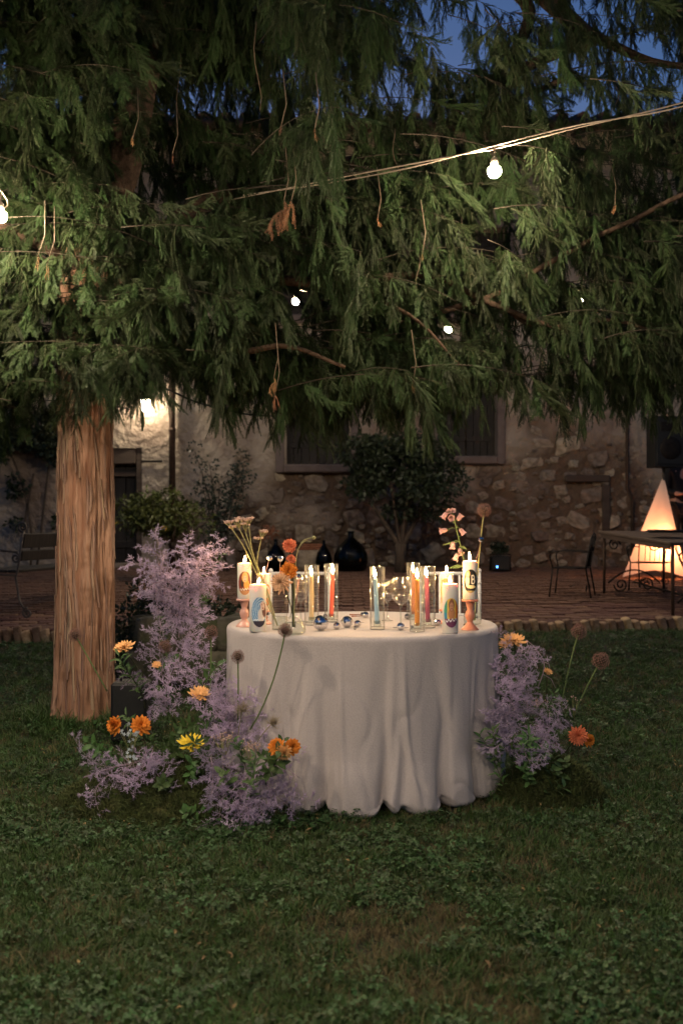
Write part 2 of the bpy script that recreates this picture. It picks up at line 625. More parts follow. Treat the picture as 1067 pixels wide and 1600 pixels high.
def litter(seed):
    r = random.Random(seed)
    mb = MB()
    for i in range(3):
        s = r.uniform(.012, .028)
        mt = Matrix.Translation((r.uniform(-.05, .05), r.uniform(-.05, .05), r.uniform(.03, .05))) @ Euler((r.uniform(-.6, .6), r.uniform(-.6, .6), r.uniform(0, 6))).to_matrix().to_4x4()
        mb.add([(0, 0, 0), (s * .5, s * .22, .004), (s, 0, 0), (s * .5, -s * .22, .004), (s * .5, 0, -.001)], [(0, 1, 4), (1, 2, 4), (2, 3, 4), (3, 0, 4)], 0, mt)
    return mb.mesh('litter')


def scatter_lawn():
    srcs = [(blade_tuft(15, .042, .032, .0016, s, .8), 'blade') for s in (1, 2, 3)] + \
           [(blade_tuft(9, .070, .03, .0017, s, .6), 'blade') for s in (4, 5)] + \
           [(blade_tuft(12, .050, .035, .0014, s, 1.1), 'dry') for s in (6, 7, 8)] + \
           [(clover_clump(8, s), 'clover') for s in (9, 10, 11)] + \
           [(litter(s), 'litter') for s in (12, 13)]
    pts, rots, scl, idx = [], [], [], []
    Ymin, Ymax = 1.9, 9.6
    n = 0
    while n < 52000:
        u = random.random()
        Y = Ymin * (Ymax / Ymin) ** u if random.random() < .6 else random.uniform(Ymin, Ymax)
        X = random.uniform(-1, 1) * (.40 * Y + .7)
        if Y > edge_Y(X) - .05:
            continue
        n += 1
        if (X + 1.59) ** 2 + (Y - 6.15) ** 2 < .045:
            continue
        v = Vector((X, Y, 0))
        dry = noise.noise(v * 1.5 + Vector((3, 7, 0))) + .55 * noise.noise(v * 4.5) + .45 * noise.noise(v * 9)
        dry += .10 * math.exp(-((X - .02) ** 2 / .30 + (Y - 2.9) ** 2 / .7)) - .24
        if Y > 4.6:
            dry -= .35
        clo = noise.noise(v * 1.9 + Vector((31, 5, 2))) + .5 * noise.noise(v * 6 + Vector((1, 2, 9)))
        q = random.random()
        if dry > .16 and q < .55:
            k = random.choice((5, 6, 7))
        elif q < .06 + .36 * max(0., min(1., clo * 1.8 + .1)) and dry < .25:
            k = random.choice((8, 9, 10))
        elif random.random() < .14 + max(0, dry) * .6:
            k = random.choice((5, 6, 7))
        elif random.random() < .15:
            k = random.choice((3, 4))
        else:
            k = random.choice((0, 1, 2))
        s = random.uniform(.65, 1.1) * (.72 if dry > .2 else 1)
        if math.hypot(X + 1.59, Y - 6.15) < .5 and k < 5:
            s *= 1.5
        pts.append((X, Y, lawn_z(X, Y) - .008))
        rots.append((random.uniform(-.25, .25), random.uniform(-.25, .25), random.uniform(0, 6.28)))
        scl.append(s)
        idx.append(k)
    for q in range(420):
        Y = random.uniform(2.2, 8.2)
        X = random.uniform(-1, 1) * (.40 * Y + .5)
        pts.append((X, Y, lawn_z(X, Y) - .008))
        rots.append((0, 0, random.uniform(0, 6.28)))
        scl.append(random.uniform(.5, 1.1))
        idx.append(random.choice((11, 12)))
    for q in range(260):                           # longer grass round the trunk foot
        a, d = random.uniform(0, 2 * PI), random.uniform(.19, .34)
        X, Y = -1.59 + d * math.cos(a), 6.15 + d * math.sin(a)
        pts.append((X, Y, lawn_z(X, Y) - .008))
        rots.append((random.uniform(-.3, .3), random.uniform(-.3, .3), random.uniform(0, 6.28)))
        scl.append(random.uniform(1.0, 2.0))
        idx.append(random.choice((0, 1, 3, 4, 4)))
    o = gn_scatter('lawn_grass', pts, rots, scl, idx, srcs)
    tag(o, 'short green lawn grass with clover and straw coloured patches', 'grass', kind='stuff')


scatter_lawn()


# ------------------------------------------------------------------ patio
def build_patio():
    xs = np.arange(-12, 12.01, .5)
    vs, fs = [], []
    rows = list(np.linspace(0, 1, 30))
    for t in rows:
        for x in xs:
            y = edge_Y(x) + .13 + t * (16.6 - edge_Y(x) - .13)
            vs.append((x, y, patio_z(y) - .012))
    nx = len(xs)
    for j in range(len(rows) - 1):
        for i in range(nx - 1):
            fs.append((j * nx + i, j * nx + i + 1, (j + 1) * nx + i + 1, (j + 1) * nx + i))
    o = len(vs)
    for x in xs:                                   # front skirt
        vs.append((x, edge_Y(x) + .13, 0))
    for i in range(nx - 1):
        fs.append((o + i, o + i + 1, i + 1, i))
    pat = tag(part('patio', MB().add(vs, fs), 'mortar', None), kind='structure')
    # paving bricks, running bond; the nearest 300 in view are single pieces
    L, W = .235, .118
    bricks = []
    r = random.Random(5)
    row = 0
    y_off = .15
    while True:
        y0 = y_off + row * (W + .010)
        if y0 > 7.6:
            break
        off = (row % 2) * L * .5
        for i in range(-44, 45):
            x = i * (L + .010) + off
            y = edge_Y(x) + y0
            if abs(x) > .42 * y + 1.2 or y > 16.3:
                continue
            bricks.append((x, y, patio_z(y) + r.uniform(-.006, .005), r.uniform(-.02, .02), r.uniform(-.02, .02),
                           .128 + r.uniform(-.02, .02)))
        row += 1
    near = [b for b in bricks if abs(b[0]) < .345 * b[1] + .05]
    near.sort(key=lambda b: b[1] - .13 * b[0])
    near = set(near[:300])
    protos = []
    for k in range(4):
        mb = MB()
        mb.box((0, 0, -.02), (L - .006 * r.random(), W - .006 * r.random(), .045), bev=.007)
        me = mb.mesh('brick', False)
        me.materials.append(M['brick'])
        protos.append(me)
    far = MB()
    cube = [(-1, -1, 1), (1, -1, 1), (1, 1, 1), (-1, 1, 1), (-1, -1, -1), (1, -1, -1), (1, 1, -1), (-1, 1, -1)]
    cf = [(0, 1, 2, 3), (4, 5, 1, 0), (5, 6, 2, 1), (6, 7, 3, 2), (7, 4, 0, 3)]
    for b in bricks:
        if b in near:
            link_mesh('brick', r.choice(protos), None, pat, b[:3], b[3:6])
        else:
            mt = Matrix.Translation(b[:3]) @ Euler(b[3:6]).to_matrix().to_4x4()
            far.add([(p[0] * (L / 2 - .003), p[1] * (W / 2 - .003), p[2] * .02 - .018) for p in cube], cf, 0, mt)
    tag(part('far_paving', far, 'brick', pat, False), kind='stuff')
    # sawtooth edging bricks stood on end along the lawn
    eb = []
    for k in range(4):
        mb = MB().box((0, 0, 0), (.058 + .01 * r.random(), .125, .24), bev=.010)
        me = mb.mesh('edging_brick', False)
        me.materials.append(M['edge'])
        eb.append(me)
    x = -4.6
    while x < 4.8:
        y = edge_Y(x) + .06 + r.uniform(-.012, .012)
        link_mesh('edging_brick', r.choice(eb), None, pat,
                  (x, y, patio_z(y) - .105 + r.uniform(-.022, .022)),
                  (r.uniform(-.07, .07), -.22 + r.uniform(-.13, .13), .13 + r.uniform(-.12, .12)))
        x += .082
    return pat


patio = build_patio()

# ------------------------------------------------------------------ the old house
WY = 16.0
Z0, Z1 = .45, 7.62


def wx(px):
    return (px - CX) / F_PX * WY


def wz(py):
    return CAM_H + (HY - py) / F_PX * WY


OPEN = dict(door=(wx(112), wx(222), .57, wz(700)),
            win1=(wx(444), wx(548), wz(726), 3.85),
            win2=(wx(684), wx(776), wz(713), 3.85),
            up1=(wx(120), wx(215), 4.6, 6.0), up2=(wx(440), wx(545), 4.6, 6.0), up3=(wx(690), wx(790), 4.6, 6.0))


def exposed(X, Z):
    """how far the plaster has fallen off (0 plaster, 1 bare rubble)"""
    v = Vector((X * .9, Z * .9, 3.3))
    n = noise.noise(v) * .55 + noise.noise(v * 2.7) * .3
    a = 0.
    if -1.7 < X < 5.5:
        a = 1.5 - .62 * Z + n * 1.5                      # the foot of the wall
    a = max(a, 1.15 - math.hypot((X - 3.7) / 1.1, (Z - 1.5) / 1.1) + n * .9)
    a = max(a, .9 - math.hypot((X + .75) / .75, (Z - 1.85) / .5) + n * .6)
    a = max(a, .75 - math.hypot((X - 4.5) / .9, (Z - 1.9) / .9) + n)
    a = max(a, -.55 + n * 1.5)
    return max(0., min(1., a * 2.2))


def in_open(X, Z, g=0.):
    return any(a - g < X < b + g and c - g < Z < d + g for a, b, c, d in OPEN.values())


def build_house():
    house = thing('house', 'old rubble stone house with flaking plaster behind the brick terrace', 'building', (0, WY, Z0))
    st = .08
    xs = np.arange(-9.2, 9.2 + st / 2, st)
    zs = np.arange(Z0, Z1 + st / 2, st)
    # snap the grid lines to the openings
    for a, b, c, d in OPEN.values():
        for v in (a, b):
            xs[np.argmin(abs(xs - v))] = v
        for v in (c, d):
            zs[np.argmin(abs(zs - v))] = v
    vs, ex = [], []
    for z in zs:
        for x in xs:
            e = exposed(x, z)
            v = Vector((x * 1.2, z * 1.2, 0))
            y = .03 * noise.noise(v) + .022 * noise.noise(v * 3.3) + .016 * noise.noise(v * 7) + .045 * e
            y += .028 * e * noise.noise(v * 6 + Vector((9, 9, 9)))
            vs.append((x, y, z - Z0))
            ex.append(e)
    nx = len(xs)
    fs = []
    for j in range(len(zs) - 1):
        for i in range(nx - 1):
            if not in_open((xs[i] + xs[i + 1]) / 2, (zs[j] + zs[j + 1]) / 2):
                fs.append((j * nx + i, j * nx + i + 1, (j + 1) * nx + i + 1, (j + 1) * nx + i))
    mb = MB().add(vs, fs)
    wall = part('wall', mb, 'wall', house)
    at = wall.data.attributes.new('exposed', 'FLOAT', 'POINT')
    at.data.foreach_set('value', ex)
    # body behind the facade: reveals and back
    bk = MB()
    for a, b, c, d in OPEN.values():
        c, d = c - Z0, d - Z0
        for q in ([(a, -.0, c), (a, .45, c), (a, .45, d), (a, 0, d)], [(b, 0, c), (b, 0, d), (b, .45, d), (b, .45, c)],
                  [(a, 0, d), (a, .45, d), (b, .45, d), (b, 0, d)], [(a, 0, c), (b, 0, c), (b, .45, c), (a, .45, c)]):
            part('reveal', MB().add([(p[0], p[1] + .03, p[2]) for p in q], [(0, 1, 2, 3)]), 'wall', house, False)
    part('rear_mass', MB().box((0, 3.5, 3.58), (18.4, 6.0, 7.14)), 'wall', house, False)
    # stones
    r = random.Random(21)
    protos = []
    for k in range(12):
        bm = bmesh.new()
        bmesh.ops.create_icosphere(bm, subdivisions=2, radius=.5)
        for v in bm.verts:
            p = v.co.normalized()
            q = Vector([math.copysign(abs(c) ** .62, c) for c in p]) * .44
            v.co = q * (1 + .55 * noise.noise(p * 1.5 + Vector((k * 5.3, 0, 0)))) + \
                Vector((0, 0, 0.12 * noise.noise(p * .9 + Vector((0, k * 7, 0)))))
        me = bpy.data.meshes.new('stone')
        bm.to_mesh(me)
        bm.free()
        me.materials.append(M['stone'])
        protos.append(me)
    cand = []
    for tries, w0, w1 in ((160, .32, .44), (900, .20, .30), (2200, .13, .20), (2600, .08, .13)):
        for _ in range(tries):
            w = r.uniform(w0, w1)
            h = w * r.uniform(.5, .85)
            X, Zc = r.uniform(-4.6, 6.2), r.uniform(.60, 3.9)
            e = exposed(X, Zc)
            if e < .4 or in_open(X, Zc, .2):
                continue
            if any(abs(X - q[1]) < (w + q[3]) * .46 and abs(Zc - q[2]) < (h + q[4]) * .46 for q in cand):
                continue
            cand.append((e * .3 + w * 3 + r.uniform(-.3, .3) + (.3 if Zc < 1.6 else 0) - (2 if abs(X) > 5.3 else 0), X, Zc, w, h))
    cand.sort(reverse=True)
    for k, (e, X, Zc, w, h) in enumerate(cand[:300]):
        link_mesh('stone', r.choice(protos), None, house, (X, .045 + r.uniform(0, .05), Zc - Z0),
                  (r.uniform(-.15, .15), r.uniform(-.45, .45), r.uniform(-.15, .15)),
                  (w * 1.08, r.uniform(.14, .20), h * 1.1))
    rest = MB()
    for k, (e, X, Zc, w, h) in enumerate(cand[300:]):
        me = r.choice(protos)
        mt = Matrix.Translation((X, .05, Zc - Z0)) @ Matrix.Diagonal((w, .17, h, 1))
        rest.add([v.co for v in me.vertices], [tuple(p.vertices) for p in me.polygons], 0, mt)
    if rest.v:
        tag(part('rubble', rest, 'stone', house), kind='stuff')
    # windows
    for nm in ('win1', 'win2', 'up1', 'up2', 'up3'):
        a, b, c, d = OPEN[nm]
        c, d = c - Z0, d - Z0
        f = MB()
        t = .13
        f.box((a - t / 2, -.005, (c + d) / 2), (t, .12, d - c + 2 * t), bev=.012)
        f.box((b + t / 2, -.005, (c + d) / 2), (t, .12, d - c + 2 * t), bev=.012)
        f.box(((a + b) / 2, -.005, d + t / 2), (b - a - .004, .116, t), bev=.012)
        w = part('window', f, 'trim', house, False)
        part('sill', MB().box(((a + b) / 2, -.03, c - .065), (b - a - .004, .2, .13), bev=.02), 'trim', w, False)
        for s in (0, 1):
            x0 = a + .01 + s * (b - a) / 2
            sw = (b - a) / 2 - .02
            sh = MB()
            for q in range(4):
                sh.box((x0 + sw * (q + .5) / 4, .24, (c + d) / 2), (sw / 4 - .006, .03, d - c - .02), bev=.004)
            for zz in (.2, .8):
                sh.box((x0 + sw / 2, .215, c + (d - c) * zz), (sw, .025, .09), bev=.004)
            part('shutter', sh, 'darkwood', w, False)
    # door
    a, b, c, d = OPEN['door']
    c, d = c - Z0, d - Z0
    f = MB()
    f.box((b - .05, .10, (c + d) / 2), (.10, .12, d - c), bev=.01)
    f.box((a + .05, .10, (c + d) / 2), (.10, .12, d - c), bev=.01)
    dr = part('door', f, 'wood', house, False)
    part('lintel', MB().box(((a + b) / 2, .09, d - .13), (b - a - .204, .13, .25), bev=.015), 'wood', dr, False)
    part('transom', MB().box(((a + b) / 2, .12, d - .42), (b - a - .204, .07, .07), bev=.01), 'wood', dr, False)
    for q in range(5):
        w = (b - a - .22) / 5
        part('plank', MB().box((a + .11 + w * (q + .5), .2, c + (d - .3 - c) / 2), (w - .008, .04, d - c - .3), bev=.006), 'darkwood', dr, False)
    for zz in (.35, 1.0, 1.5):
        part('rail', MB().box(((a + b) / 2, .165, c + zz), (b - a - .22, .03, .12), bev=.008), 'darkwood', dr, False)
    part('doorstep', MB().box(((a + b) / 2, -.06, .12), (b - a + .3, .34, .11), bev=.025), 'stone', house, False)
    # blocked-up doorway with timber lintel
    nx0, nx1 = wx(888), wx(946)
    nb = MB().box(((nx0 + nx1) / 2, -.015, wz(748) - Z0), (nx1 - nx0 + .12, .07, .11), bev=.015)
    tl = part('timber_lintel', nb, 'wood', house, False)
    part('timber_jamb', MB().box((nx1, -.012, (wz(757) + wz(835)) / 2 - Z0), (.13, .06, wz(757) - wz(835)), bev=.015), 'wood', house, False)
    # short iron tie under the lamp
    part('iron_tie', MB().box((wx(238), -.03, wz(721) - Z0), (.34, .03, .035), bev=.008), 'iron', house, False)
    # roof
    rf = MB()
    for i in range(60):
        x = -9.6 + i * .325
        rf.tube([(x, -.62, 7.05), (x, 3.6, 8.35)], .12, 8)
    rf.box((0, 1.5, 7.60), (19.4, 4.45, .06), rot=(math.atan2(1.3, 4.22), 0, 0))
    rf.box((0, 5.7, 7.60), (19.4, 4.45, .06), rot=(-math.atan2(1.3, 4.22), 0, 0))
    ro = part('roof', rf, 'roof', house, False)
    part('gutter', MB().tube([(-9.5, -.70, 6.95), (9.5, -.70, 6.95)], .075, 10), 'rustiron', ro)
    for i in range(28):
        x = -9.2 + i * .68
        part('rafter', MB().box((x, -.28, 6.93), (.09, .70, .10), rot=(.30, 0, 0)), 'darkwood', ro, False)
    # downpipes
    dp = MB().tube([(wx(271), -.10, 7.0), (wx(271), -.10, .08)], .052, 12)
    for zz in (.9, 2.3, 3.7, 5.1):
        dp.lathe([(.06, -.03), (.06, .03)], 12, 0, Matrix.Translation((wx(271), -.10, zz)))
    part('downpipe', dp, 'rustiron', house)
    part('downpipe', MB().tube([(wx(977), -.08, 7.0), (wx(977), -.08, 1.35), (wx(985), -.08, 1.2), (wx(985), -.08, .1)], .028, 10), 'rustiron', house)
    return house


house = build_house()


# ------------------------------------------------------------------ leafy plants against the house
def leaf_cloud(clumps, n, size, seed, droop=.3, aspect=.5):
    """many single leaves gathered in uneven clumps; clumps = [(centre, radius vector)]"""
    r = np.random.default_rng(seed)
    vs, fs = [], []
    wt = np.array([c[1][0] * c[1][1] + c[1][1] * c[1][2] for c in clumps])
    wt = wt / wt.sum()
    ids = r.choice(len(clumps), n, p=wt)
    for k in ids:
        c, rad = clumps[k]
        d = r.normal(size=3)
        d /= np.linalg.norm(d)
        p = np.array(c) + d * np.array(rad) * r.uniform(.45, 1.08) ** .6
        ax = Vector(d * .6 + r.normal(size=3) * .6 + np.array([0, 0, -droop])).normalized()
        side = ax.cross(Vector(r.normal(size=3))).normalized()
        up = side.cross(ax)
        s = size * r.uniform(.6, 1.25)
        p = Vector(p)
        o = len(vs)
        vs += [p, p + ax * s * .5 + side * s * aspect * .5 + up * s * .06, p + ax * s, p + ax * s * .5 - side * s * aspect * .5 + up * s * .06,
               p + ax * s * .55]
        fs += [(o, o + 1, o + 4), (o + 1, o + 2, o + 4), (o + 2, o + 3, o + 4), (o + 3, o, o + 4)]
    return MB().add(vs, fs)


def lumpy(c, rad, n, sub, seed):
    r = random.Random(seed)
    out = []
    for i in range(n):
        while True:
            d = Vector((r.uniform(-1, 1), r.uniform(-1, 1), r.uniform(-1, 1)))
            if d.length < 1:
                break
        out.append((tuple(Vector(c) + Vector((d.x * rad[0], d.y * rad[1], d.z * rad[2]))),
                    tuple(sub * r.uniform(.6, 1.3) * k for k in (1, 1, .8))))
    return out


# small dark tree in front of the window
b = Vector(P(626, 890, 14.6))
b.z = patio_z(14.6)
tr = thing('small_tree', 'small dark leafy tree with forked trunk in front of the house windows', 'tree', b)
tk = MB()
tk.tube([(0, 0, -.02), (-.01, 0, .25), (.0, 0, .42)], [.10, .075, .085], 10)
for e, rr in (((-.45, .05, 1.05), .05), ((.10, -.05, 1.15), .045), ((.38, .1, 1.0), .05), ((-.15, -.15, 1.3), .035), ((.2, .2, 1.35), .035)):
    tk.tube(bez((0, 0, .36), (e[0] * .35, e[1] * .3, .6), e, 7), [rr * (1 - .09 * i) for i in range(7)], 7)
part('trunk', tk, 'barkdark', tr)
part('crown', leaf_cloud(lumpy((-.05, 0, 1.42), (.95, .6, .52), 26, .30, 3), 7600, .085, 4), 'darkleaf', tr)

# rounded shrub left of the downpipe
b = Vector(P(290, 905, 12.6))
b.z = patio_z(12.6)
sh = thing('flat_topped_shrub', 'flat topped glossy shrub on a leaning stem right of the big trunk', 'shrub', b)
tk = MB()
tk.tube(bez((0, 0, -.02), (-.02, 0, .3), (-.17, 0, .52), 6), [.05, .045, .042, .04, .038, .036], 8)
tk.tube(bez((.03, .05, -.02), (.10, .05, .4), (.02, .05, .7), 6), [.035] * 6, 7)
for e in ((-.55, 0, .80), (-.3, .1, .95), (-.1, -.1, .95), (.15, .1, .9), (-.62, -.1, .68), (.28, 0, .78)):
    tk.tube(bez((-.17, 0, .5), (e[0] * .6 - .05, e[1], .66), e, 6), [.026, .023, .019, .015, .012, .008], 6)
part('trunk', tk, 'barkdark', sh)
part('crown', leaf_cloud(lumpy((-.24, 0, .84), (.56, .36, .28), 24, .19, 8), 3400, .075, 9, aspect=.42), 'shrubleaf', sh)
part('yellow_leaf', leaf_cloud([((-.15, -.42, .72), (.02, .02, .02))], 3, .07, 4), 'yellowleaf', sh)
part('yellow_leaf', leaf_cloud([((-.83, -.30, .72), (.02, .02, .02))], 2, .06, 6), 'yellowleaf', sh)

# climbing rose next to it
b = Vector(P(345, 905, 14.9))
b.z = patio_z(14.9)
sh = thing('climbing_rose', 'sparse dark climbing rose on the plaster wall behind the lilac flowers', 'shrub', b)
tk = MB()
cl = []
r_ = random.Random(4)
for i in range(9):
    e = (r_.uniform(-.5, .42), r_.uniform(0, .5), r_.uniform(.8, 1.95))
    path = bez((r_.uniform(-.15, .15), 0, 0), (e[0] * .3, 0, e[2] * .6), e, 7)
    tk.tube(path, [.014, .013, .012, .011, .009, .007, .004], 5)
    for q in path[2:]:
        cl.append((tuple(q), (.13, .1, .13)))
part('cane', tk, 'barkdark', sh)
part('foliage', leaf_cloud(cl, 1700, .06, 12, aspect=.6), 'roseleaf', sh)

# dark creeper on the far left wall
b = Vector(P(45, 900, 15.7))
b.z = patio_z(15.7)
sh = thing('wall_creeper', 'dark creeper hanging over the plaster wall left of the big trunk', 'creeper', b)
tk = MB()
for x0, x1, z in ((-.2, .05, 1.5), (0, -.35, 1.9), (.1, .3, 1.7)):
    tk.tube(bez((x0, .1, 0), (x0 + .1, .1, z * .5), (x1, .1, z), 7), .02, 5)
part('stem', tk, 'barkdark', sh)
part('foliage', leaf_cloud(lumpy((-.1, .0, 2.15), (1.2, .18, .42), 22, .25, 31) + lumpy((-.35, .1, .9), (.4, .1, .5), 5, .12, 33)
                           + lumpy((.45, .05, .75), (.3, .1, .1), 4, .10, 35),
                           5200, .075, 13, aspect=.7), 'darkleaf', sh)

# ================================================================== YEW TREE
TX, TY = -1.59, 6.15
tz = lawn_z(TX, TY)
yew = thing('yew_tree', 'old yew tree with reddish fluted trunk and drooping needle curtains over the table', 'tree', (TX, TY, tz))


def build_trunk():
    na, nz_ = 132, 190
    Ht = 2.95
    vs = []
    for j in range(nz_):
        z = -.08 + Ht * j / (nz_ - 1)
        cx = .02 * math.sin(z * 1.3) + max(0, z - 2.1) * .04
        for i in range(na):
            a = 2 * PI * i / na
            ca, sa = math.cos(a), math.sin(a)
            r = .168 + .035 * math.exp(-max(z, 0) / .10) - .004 * z
            if z > 2.0:
                r += .03 * (z - 2.0)
            tw = a + .16 * z
            r += .011 * math.sin(4 * tw + .6) + .008 * math.sin(7 * tw + 1.9 + .3 * z) + .022 * math.exp(-max(z, 0) / .2) * math.sin(5 * a + 1)
            q = Vector((math.cos(tw) * 3.2, math.sin(tw) * 3.2, z * .55))
            n1 = 1 - abs(noise.noise(q * 1.6)) * 2
            n2 = 1 - abs(noise.noise(q * 3.6 + Vector((7, 3, z * .6)))) * 2
            n3 = noise.noise(Vector((math.cos(a) * 14, math.sin(a) * 14, z * 2.2)))
            r += -.016 * max(0, n1 - .55) / .45 - .012 * max(0, n2 - .5) / .5 + .004 * n3 + .003 * noise.noise(Vector((ca * 7, sa * 7, z * 7)))
            vs.append((cx + r * ca, r * sa, z))
    fs = []
    for j in range(nz_ - 1):
        for i in range(na):
            k = (i + 1) % na
            fs.append((j * na + i, j * na + k, (j + 1) * na + k, (j + 1) * na + i))
    t = part('trunk', MB().add(vs, fs), 'bark', yew)
    r = random.Random(77)
    protos = []
    for k in range(8):
        mb = MB()
        L, w = r.uniform(.16, .42), r.uniform(.010, .022)
        n = 9
        pv = []
        for i in range(n):
            s = i / (n - 1)
            ww = w * (math.sin(PI * min(1, s * .9 + .08)) ** .6) * (1 + .3 * noise.noise(Vector((s * 5, k * 3, 0))))
            lift = .004 + .018 * max(0, abs(s - .5) * 2 - .55) ** 1.5 * (1 if s < .5 else .35)
            x = .008 * math.sin(s * 4 + k)
            for u in (-1, 0, 1):
                pv.append((x + u * ww, -lift - (.004 if u == 0 else 0), (s - .5) * L))
        for i in range(n):
            s = i / (n - 1)
            x = .008 * math.sin(s * 4 + k)
            for u in (-1, 0, 1):
                pv.append((pv[i * 3 + u + 1][0] * .96, pv[i * 3 + u + 1][1] + .005, pv[i * 3 + u + 1][2]))
        f = []
        o = n * 3
        for i in range(n - 1):
            for u in (0, 1):
                a = i * 3 + u
                f.append((a, a + 1, a + 4, a + 3))
                f.append((o + a, o + a + 3, o + a + 4, o + a + 1))
            f.append((i * 3, i * 3 + 3, o + i * 3 + 3, o + i * 3))
            f.append((i * 3 + 2, o + i * 3 + 2, o + i * 3 + 5, i * 3 + 5))
        me = mb.add(pv, f).mesh('bark_strip')
        me.materials.append(M['barkstrip'])
        protos.append(me)
    for k in range(190):
        z = r.uniform(.1, 2.5)
        a = r.uniform(PI * 1.0, PI * 2.0) if k < 150 else r.uniform(0, PI)
        rr = .166 - .004 * z + (.03 * (z - 2.0) if z > 2 else 0) + .011 * math.sin(4 * (a + .16 * z) + .6) + .008 * math.sin(7 * (a + .16 * z) + 1.9 + .3 * z)
        rr += .035 * math.exp(-z / .10)
        cx = .02 * math.sin(z * 1.3) + max(0, z - 2.1) * .04
        link_mesh('bark_strip', r.choice(protos), None, t, (cx + rr * math.cos(a), rr * math.sin(a), z),
                  (r.uniform(-.03, .03), r.uniform(-.10, .04), a + PI / 2), (r.uniform(.30, .65), r.uniform(.5, .9), r.uniform(.7, 1.3)))
    return t


build_trunk()
YO = Vector((TX, TY, tz))


def limb(pts, r0, r1, per=6, name='limb', sides=8):
    pts = [Vector(p) - YO for p in pts]
    path = catmull(pts, per)
    n = len(path)
    jit = [p + Vector([noise.noise(p * 3 + Vector((k * 9, 0, 0))) * .02 for k in range(3)]) for p in path]
    part(name, MB().tube(jit, [r0 + (r1 - r0) * i / (n - 1) for i in range(n)], sides), 'limb', yew)
    return [p + YO for p in path]


LIMBS = [
    ([P(138, 620, 6.15), P(150, 400, 6.2), P(205, 200, 6.2), P(235, 0, 6.3), P(262, -300, 6.4)], .15, .09),
    ([P(150, 560, 6.15), P(110, 400, 6.3), P(70, 200, 6.5), P(40, -60, 6.6), P(20, -350, 6.6)], .11, .05),
    ([P(160, 590, 6.1), P(230, 545, 6.0), P(305, 536, 5.9), P(378, 546, 5.8), P(450, 540, 5.75), P(540, 575, 5.7)], .034, .010),
    ([P(160, 480, 6.15), P(250, 400, 6.1), P(360, 430, 6.0), P(470, 440, 5.9), P(560, 436, 5.85), P(668, 432, 5.85), P(790, 480, 5.9), P(900, 520, 5.9)], .045, .012),
    ([P(540, 440, 5.86), P(600, 470, 5.8), P(650, 500, 5.75), P(720, 575, 5.7)], .016, .006),
    ([P(600, 520, 6.1), P(700, 483, 6.0), P(780, 455, 5.9), P(850, 415, 5.85), P(940, 368, 5.8), P(1100, 290, 5.7)], .020, .014),
([P(240, -60, 6.7), P(420, -90, 6.6), P(650, -80, 6.5), P(820, 0, 6.7), P(790, 100, 6.85), P(700, 190, 7.0)], .08, .025),
    ([P(235, -60, 6.3), P(600, -160, 6.6), P(900, 40, 6.6), P(880, 75, 6.7), P(760, 140, 6.9), P(690, 200, 7.0)], .08, .02),
    ([P(880, 125, 6.5), P(780, 160, 6.7), P(680, 205, 6.9)], .02, .01),
    ([P(900, 40, 6.6), P(1000, 90, 6.4), P(1120, 110, 6.2)], .04, .015),
    ([P(160, 440, 6.1), P(60, 380, 5.8), P(-40, 340, 5.5), P(-160, 330, 5.3)], .040, .016),
    ([P(150, 500, 6.2), P(300, 330, 6.9), P(520, 260, 7.4), P(800, 230, 7.6), P(1050, 260, 7.6)], .08, .02),
    ([P(780, 470, 5.9), P(850, 510, 6.0), P(960, 500, 6.0), P(1080, 540, 6.0)], .02, .008),
]
limb_paths = [limb(*a) for a in LIMBS]


